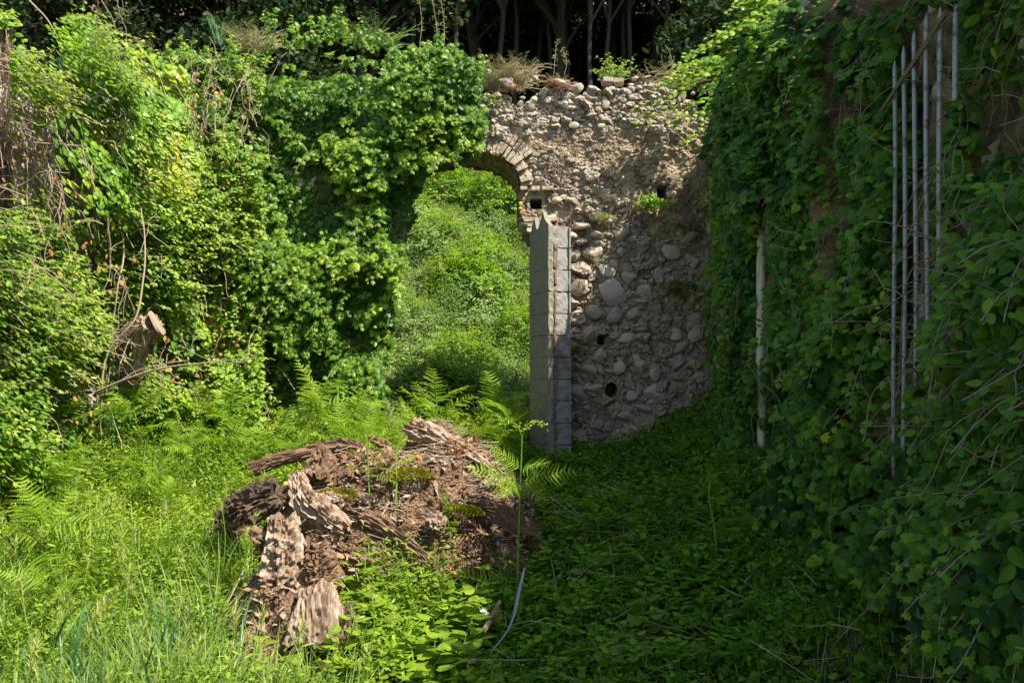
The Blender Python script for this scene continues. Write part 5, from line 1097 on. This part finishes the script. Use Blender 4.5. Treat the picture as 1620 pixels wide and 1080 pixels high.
for (a, b, Yd, s, lab) in ((1390, 1076, 3.75, (.2, .14, .06), 'flat pale stone at the bottom edge right of centre'), (1585, 965, 2.75, (.09, .1, .16), 'pale stone at the foot of the wall in the bottom right corner'), (745, 1045, 3.9, (.03, .03, .02), 'small white stone on the bare soil'), (1540, 835, 3.0, (.05, .05, .05), 'small pale stone showing through ivy at the right')):
    c = P(a, b, Yd); tag(mk('stone', rocks([c], [s], [.75], 3, .3), m_stone, loc=c), lab, 'stone')
x, y = field(2600, -.5, 1.9, 2.8, 5.6, lambda x, y: np.where((x < .2) & (y > 3.6) & (y < 4.5), 1, .4)); p = np.column_stack([x, y, gz(x, y) + .015])
tag(mk('soil_litter', scat(OVAL, p, basis(norm(U(-.5, .5, (len(p), 3)) + [0, 0, 1]), U(-1, 1, (len(p), 3))), np.column_stack([U(.015, .04, len(p)), U(.02, .05, len(p)), U(.03, .1, len(p))]), U(0, .8, len(p))), m_dryl), 'dark dead leaves on the shaded ground around the curved strips', 'leaf litter', kind='stuff')

# ------------------------------------------------------------------ plants on top of and growing from the walls
def tuftbush(c, rad, H, n, T, size, mat, label, name='shrub', cat='shrub', nleaf=12, vb=.5, droop=.3, stemm=None, spread=.6, out=(0, -.6, .8), upw=1.0, group=None, tipb=.2, sub='foliage'):
    t = thing(name, label, cat, c, group); o = np.array(c) + np.column_stack([U(-rad, rad, n) * .5, U(-rad, rad, n) * .4, U(0, .04, n)])
    a = U(0, 6.28, n); d = norm(np.column_stack([np.cos(a) * rad / max(H, .01), np.sin(a) * rad / max(H, .01), upw * U(.4, 1.1, n)]))
    G, St = shoots(o, d, U(.5, 1.05, n) * H, nleaf, droop, T, size, norm(np.tile(out, (n, 1)) + 0.0), np.clip(vb + rng.normal(0, .08, n), 0, 1), tipb, spread=spread)
    mk(sub, G, mat, t); mk('stems', St, stemm or m_twig, t); return t
NEED = leaf_T([(-.06, 0), (.06, 0), (0, 1)], c=(0, .4), fold=0)
m_broom = leaf_mat('grey_green_needle', [(.09, .12, .03), (.17, .21, .07), (.26, .28, .1), (.34, .31, .15)], rough=.7, trans=.2)
tuftbush(P(800, 140, 7.9), .36, .5, 260, NEED, .035, m_broom, 'dry feathery shrub on top of the wall just right of the ivy', nleaf=26, stemm=m_straw, droop=.35)
tuftbush(P(745, 125, 8.0), .14, .3, 40, NEED, .03, m_broom, 'small wispy plant on the wall top between the ivy and the dry shrub', 'plant', 'plant', nleaf=16, stemm=m_straw)
tuftbush(P(880, 135, 7.9), .2, .14, 60, NEED, .028, m_broom, 'low dry tuft on the wall top beside the dry shrub', 'plant', 'plant', nleaf=14, stemm=m_straw)
tuftbush(P(972, 128, 8.1), .2, .36, 34, OVAL, .05, m_bram, 'small leafy green shrub behind the two loose bricks on the wall top', nleaf=9)
tuftbush(P(1080, 140, 8.1), .3, .3, 30, OVAL, .045, m_bram, 'sparse green plant on the wall top at the right corner', 'plant', 'plant', nleaf=8)
m_sedum = leaf_mat('reddish_stonecrop', [(.12, .1, .03), (.3, .1, .05), (.42, .14, .07)], rough=.6, trans=.2)
for a, b, lab in ((812, 145, 'reddish stonecrop below the dry shrub'), (874, 136, 'reddish stonecrop at the rim of the wall right of the dry shrub'), (893, 145, 'reddish stonecrop lowest on the rim')):
    tuftbush(P(a, b, 7.64), .09, .07, 60, SMALL, .014, m_sedum, lab, 'stonecrop', 'plant', nleaf=7, vb=.6)
tuftbush(P(600, 75, 7.8), .3, .42, 80, NEED, .045, m_broom, 'feathery grey green shrub on top of the ivy', nleaf=18, stemm=m_stemg, vb=.2)
tuftbush(P(400, 80, 7.8), .32, .4, 120, NEED, .04, m_broom, 'dry brownish shrub in the gap between bramble and ivy tops', nleaf=18, stemm=m_straw, vb=.55)
tuftbush(P(1055, 130, 8.3), .5, .35, 70, NEED, .03, m_broom, 'dry stalks behind the right end of the wall top', 'plant', 'plant', nleaf=10, stemm=m_straw, vb=.8)
tuftbush(P(1035, 330, 7.5), .16, .3, 24, LANCE, .085, m_ivyd, 'long leaved plant hanging in the shade below the dark hole in the wall', 'plant', 'plant', nleaf=9, vb=.7, stemm=m_stemg, droop=.7)
tuftbush(P(1078, 455, 7.5), .22, .2, 130, SMALL, .03, m_ivyd, 'dark small leaved bush growing from the shaded wall', 'shrub', 'shrub', nleaf=10, vb=.35, upw=.4, droop=.5)
tuftbush(P(1085, 360, 7.55), .2, .12, 60, SMALL, .026, m_ivyd, 'dark weed tuft on the shaded wall above the dark bush', 'plant', 'plant', nleaf=9, vb=.3, upw=.3)
tuftbush(P(952, 350, 7.55), .13, .14, 46, SMALL, .022, m_herb, 'little green weed on the sunlit stones right of the pillar top', 'plant', 'plant', nleaf=8, vb=.5, upw=.6)
tuftbush(P(965, 320, 7.56), .1, .13, 34, NEED, .03, m_broom, 'dry weed above the little green weed', 'plant', 'plant', nleaf=8)
tuftbush(P(945, 420, 7.5), .06, .1, 20, NEED, .03, m_broom, 'tiny grassy tuft between the big round stones', 'plant', 'plant', nleaf=8, vb=.2)
tuftbush(P(912, 560, 7.5), .08, .12, 46, SMALL, .026, m_ivyd, 'dark weed right beside the pillar in the shade', 'plant', 'plant', nleaf=8)
tuftbush(P(985, 608, 7.52), .04, .07, 16, SMALL, .022, m_herb, 'small weed at the rim of the round drain hole', 'plant', 'plant', nleaf=6)
tuftbush(P(845, 205, 7.6), .06, .08, 12, SMALL, .02, m_broom, 'faint weed on the plaster above the arch bricks', 'plant', 'plant', nleaf=6)
tuftbush(P(777, 165, 7.55), .1, .14, 12, IVY, .04, m_ivy, 'small separate ivy sprig at the edge of the bare stones', 'ivy', 'ivy', nleaf=6)
# dry weeds rooted in the plaster
n = 2600; xx = U(-.1, 1.8, n); zz = U(2.9, 4.3, n); k = ~in_open(xx, zz, .25); xx, zz = xx[k], zz[k]; k = fbm(n3(xx * 4, zz * 4), 2, 5) > .52; xx, zz = xx[k], zz[k]
prt = []
for a, b in zip(xx, zz):
    q = np.array([a, FY - .02, b]); prt.append(tube(np.array([q, q + [U(-.03, .03), -U(.01, .04), U(-.05, .02)], q + [U(-.05, .05), -U(.01, .05), -U(.02, .1)]]), .0016, 3, U(0, .7), cap=False))
tag(mk('dry_roots', merge(prt), m_twig), 'fine dry roots and dead moss clinging to the bare plaster', 'dead moss', kind='stuff')
# agave-like plant and flower stalks
ya = P(345, 70, 7.9); t = thing('yucca', 'small spiky pale yucca standing on the wall top in the upper left', 'yucca', ya)
G = blades(22, .38, .016, m_reed, 'y', 'y', 9, .35, .12, parts=False); mk('blades', (G[0] + ya, G[1], G[2]), m_reed, t)
for (a, b, H, lab) in ((663, 95, .85, 'tall bare flower stalk left on the ivy top'), (688, 95, .62, 'branched flower stalk carrying tiny yellow flowers'), (700, 98, .68, 'branched dry stalk right of the yellow flowers'), (875, 118, .32, 'short green flower stalk above the stonecrop'), (893, 118, .26, 'shorter green flower stalk right of its neighbour'), (1060, 125, .3, 'dry stalk at the right end of the wall top')):
    c = P(a, b, 7.8); t = thing('flower_stalk', lab, 'plant', c); st = wob(curve([c, c + [.02, 0, H * .5], c + [U(-.04, .04), 0, H]], 14), .01); mk('stem', tube(st, .0022, 4), m_straw, t)
    n = 26 if H < .6 else 36; i = rng.integers(5, len(st), n); pp = st[i] + U(-.05, .05, (n, 3)) * .7
    mk('seed_heads', merge([scat(TINY, pp, basis(norm(U(-1, 1, (n, 3))), U(-1, 1, (n, 3))), .02, U(0, 1, n))] + [tube(np.array([st[i[k]], pp[k]]), .0012, 3, .5, cap=False) for k in range(n)]), m_broom, t)
    if 'yellow' in lab:
        for _ in range(6): mk('flower', rocks([st[-1] + U(-.09, .03, 3)], [(.012, .012, .006)], [.5]), m_lich, t)

# ------------------------------------------------------------------ hillside beyond the opening
x, y = field(26000, -3.5, 1.2, 8.6, 17.5, lambda x, y: (.3 + .7 * (fbm(n3(x * 1.3, y * 1.3), 2, 5) > .4)) * (np.abs(x + .07 * y - .2) < 1.9 + .0 * y))
lawn(x, y, gz(x, y), .34, .012, m_grass, 'hillside_grass', 'long pale green grass on the slope beyond the arch', .55)
x, y = field(15000, -3.6, 1.2, 8.6, 17.5, lambda x, y: 1.0 * (np.abs(x + .07 * y - .2) < 1.9))
low_herbs(x, y, gz(x, y), .4, SMALL, .06, 7, .5 + .7 * (fbm(n3(x * .9, y * .9), 2, 46) - .5), m_hill, 'hillside_weeds', 'mixed green weeds on the slope beyond the arch', 'weeds')
def bush(R, H, n, T, size, mat, seed, vb=.5):
    t = thing('shrub', 'x', 'shrub'); N = n; q = norm(rng.normal(0, 1, (N, 3))); q[:, 2] = np.abs(q[:, 2]) * 1.1 - .1; rr = U(.45, 1, N) ** .5 * (.72 + .65 * (fbm(q * 1.9 + seed, 3, seed) - .3))
    p = q * rr[:, None] * [R, R, H]; p[:, 2] += .05
    G, St = shoots(p, norm(q + U(-.5, .5, (N, 3)) + [0, 0, .4]), U(.12, .26, N) * (R / .6), 7, .4, T, size, norm(q + [0, -.2, .5]), np.clip(vb + .7 * (fbm(q * 2.3, 2, seed) - .5), 0, 1), .2, stems=False)
    mk('foliage', G, mat, t)
    st = [tube(curve([(0, 0, -.1), p[i] * .5 + [0, 0, .05], p[i]], 6), .01, 4, .5) for i in range(0, 24)]; mk('stems', merge(st), m_twig, t); return t
hb = [bush(.62, .7, 420, SMALL, .06, m_hill, 5, .45), bush(.6, .6, 360, SMALL, .065, m_hill, 9, .65), bush(.7, .95, 460, OVAL, .07, m_bram, 14, .4)]
for a, b, Yd, w_, s, lab in ((680, 330, 12.8, 0, 1.1, 'green shrub on the slope seen at the left inside the arch'), (740, 345, 12.4, 1, 1.0, 'yellower rounded shrub in the middle of the slope behind the arch'), (790, 300, 14.0, 2, 1.0, 'taller leafy shrub high on the slope under the arch crown'),
                             (700, 285, 14.5, 2, .9, 'leafy shrub highest on the slope at the left'), (660, 420, 10.8, 0, .8, 'grey green shrub low by the left jamb of the arch'), (800, 370, 12.2, 0, .8, 'shrub just left of the broken right jamb'), (760, 285, 15.6, 0, 1.3, 'shrub at the top edge of the visible slope'), (830, 330, 14.8, 1, 1.2, 'shrub mostly hidden behind the right jamb'), (640, 350, 13.5, 1, 1.2, 'shrub mostly hidden behind the ivy at the left jamb'),
                             (700, 560, 9.2, 2, .55, 'dense leafy bush just past the opening on the left'), (800, 600, 9.1, 2, .5, 'leafy bush just past the opening by the pillar'), (640, 540, 9.0, 0, .6, 'bush against the ivy foot just past the opening')):
    x, y = wpt(a, Yd); place(hb[w_], (x, y, float(gz(x, y)) - .05), U(0, 6), s, lab, None, 'shrub')
for a, Yd, w_, s, lab in ((598, 7.45, 0, .8, 'grey green bush against the wall foot under the ivy edge'), (560, 7.3, 1, .7, 'paler bush against the wall foot below the ivy'), (520, 7.2, 0, .75, 'grey green bush at the middle of the ivy foot'), (625, 7.25, 0, .6, 'bush at the ivy foot left of the arch opening'), (672, 7.1, 2, .5, 'leafy bush in front of the arch opening'), (715, 7.35, 0, .42, 'small bush in the threshold of the arch'), (590, 7.0, 2, .5, 'leafy bush between fern and ivy foot'), (770, 7.9, 0, .4, 'shaded bush in the arch threshold near the pillar')):
    x, y = wpt(a, Yd); place(hb[w_], (x, y, float(gz(x, y)) - .05), U(0, 6), s, lab, None, 'shrub')
for k, (x, y) in enumerate(scatter_pts(100, -2.9, .6, 9.0, 16.5, lambda x, y: abs(x + .07 * y - .25) < 1.6 and not (10.2 < y < 11.6 and U(0, 1) < .7), .3)):
    place(hb[k % 3], (x, y, float(gz(x, y)) - .1), U(0, 6), U(.35, 1.0), 'low green shrub on the sunlit slope beyond the arch', 'low shrubs on the slope beyond the arch', 'shrub')

# ------------------------------------------------------------------ dark evergreen wood above
def tree(H, CR, seed, nclump, low):
    t = thing('tree', 'x', 'tree'); r0 = .13 if CR > 2 else .07
    tp = wob(curve([(0, 0, -.4), (U(-.15, .15), U(-.1, .1), H * .4), (U(-.3, .3), U(-.3, .3), H)], 20), .06, seed, .8); parts = [tube(tp, np.linspace(r0, r0 * .45, len(tp)), 9, .5)]
    cl = []
    for k in range(nclump):
        h = U(low, 1.25); a = U(0, 6.28); rr = CR * U(.3, 1) * (1 - .35 * abs(h - .8)); c = np.array([rr * math.cos(a), rr * math.sin(a), H * h + U(-.3, .3)]); cl.append(c)
        j = tp[int(np.clip(h - .15, .1, 1) * (len(tp) - 1))]
        if k % 2 == 0: parts.append(tube(curve([j, (j + c) / 2 + [0, 0, .25], c], 8), np.linspace(.04, .012, 9)[:len(curve([j, (j + c) / 2, c], 8))], 5, .5))
    mk('trunk', merge(parts), m_barkd, t); cl = np.array(cl); n = len(cl) * 150; i = np.repeat(np.arange(len(cl)), 150); q = norm(rng.normal(0, 1, (n, 3))) * (U(0, 1, (n, 1)) ** .4) * [.62, .62, .42]
    p = cl[i] + q * U(.8, 1.3, len(cl))[i][:, None]; nr = norm(rng.normal(0, 1, (n, 3)) + [0, 0, .6])
    mk('crown', scat(OVAL, p, basis(nr, rng.normal(0, 1, (n, 3))), U(.08, .17, n), np.clip(.4 + .9 * (fbm(p * 1.2, 2, seed) - .5) + rng.normal(0, .15, n), 0, 1)), m_oak, t); return t
tf = [tree(4.6, 2.3, 3, 64, .62), tree(5.4, 2.4, 8, 70, .6), tree(4.0, 2.2, 13, 60, .45)]
bt = tree(2.6, 1.5, 21, 44, .15)
th_ = [tree(5.6, 1.7, 31 + k, 36, .72) for k in range(2)]
tl = ['slender dark trunked evergreen in the wood above the wall', 'taller dark evergreen in the wood above the wall', 'low branched dark evergreen in the wood above the wall']
for k in range(46):
    row = k % 4; Yd = 18.5 + row * 2.6 + U(-.8, .8); a = (k // 4) * 175 - 160 + row * 60 + U(-40, 40); x = (a - 810) / F * Yd; w_ = int(rng.integers(0, 3))
    place(tf[w_], (x, Yd, float(gz(x, Yd))), U(0, 6), U(.85, 1.15), tl[w_], 'evergreen trees of the wood', 'tree')
for k in range(22):
    a = 560 + k * 26 + U(-10, 10); Yd = U(17.5, 21); x = (a - 810) / F * Yd
    place(th_[k % 2], (x, Yd, float(gz(x, Yd))), U(0, 6), U(.9, 1.15), 'thin bare trunked young tree above the wall', 'thin trunked trees of the wood', 'tree', (U(-.06, .06), U(-.06, .06)))
for k in range(13):
    a = 520 + k * 50 + U(-15, 15); Yd = U(20.5, 23.5); x = (a - 810) / F * Yd
    if 5 <= k <= 8 and k != 6: Yd += 2.5; x = (a - 810) / F * Yd
    place(bt, (x, Yd, float(gz(x, Yd)) - .5), U(0, 6), U(.7, 1.0), 'dark bushy evergreen behind the thin trunks', 'bushy evergreens behind the thin trunks', 'tree')
for k, (a, Yd, s) in enumerate(((30, 11.5, 1.0), (-60, 10.5, 1.1), (110, 12.5, .9), (300, 14.5, 1.0), (420, 15.5, 1.0), (1120, 16.0, .9), (1180, 15, 1.1), (210, 13.8, .9), (1130, 17.6, 1.0), (470, 17, 1.1), (1280, 14, 1.2), (1400, 13, 1.2))):
    x, y = wpt(a, Yd); place(bt, (x, y, float(gz(x, y)) - .3), U(0, 6), s, 'dark bushy evergreen filling the edge of the wood', 'bushy evergreens at the edge of the wood', 'tree')
x, y = field(9000, -9, 9, 17, 30, lambda x, y: 1 + 0 * x); p = np.column_stack([x, y, gz(x, y) + .03])
tag(mk('forest_litter', scat(OVAL, p, basis(norm(U(-.7, .7, (len(p), 3)) + [0, -.3, 1]), U(-1, 1, (len(p), 3))), U(.08, .2, len(p)), U(0, .35, len(p))), m_dryl), 'brown fallen leaves on the floor of the dark wood', 'leaf litter', kind='stuff')

ORD = 'first second third fourth fifth sixth seventh eighth ninth tenth eleventh twelfth thirteenth fourteenth fifteenth sixteenth'.split()
def relabel(base, per=11):
    os_ = [o for o in PLACED if o.get('label') == base]
    if len(os_) < 2: return
    rows = max(1, math.ceil(len(os_) / per)); os_.sort(key=lambda o: o.location.y); k = math.ceil(len(os_) / rows)
    for r in range(rows):
        row = sorted(os_[r * k:(r + 1) * k], key=lambda o: o.location.x / o.location.y)
        for i, o in enumerate(row):
            h = 'leftmost' if i == 0 else 'rightmost' if i == len(row) - 1 else ORD[i] + ' from left'
            o['label'] = base + (', ' + h if rows == 1 else ', %s in %s row' % (h, 'nearest' if r == 0 else 'farthest' if r == rows - 1 else ORD[r]))
for b_ in sorted({o['label'] for o in PLACED if o.get('label')}): relabel(b_)
for o in list(scn.objects):     # prototypes never placed
    if o.get('label') == 'x':
        for c in list(o.children_recursive): bpy.data.objects.remove(c)
        bpy.data.objects.remove(o)
    elif 'used' in o: del o['used']
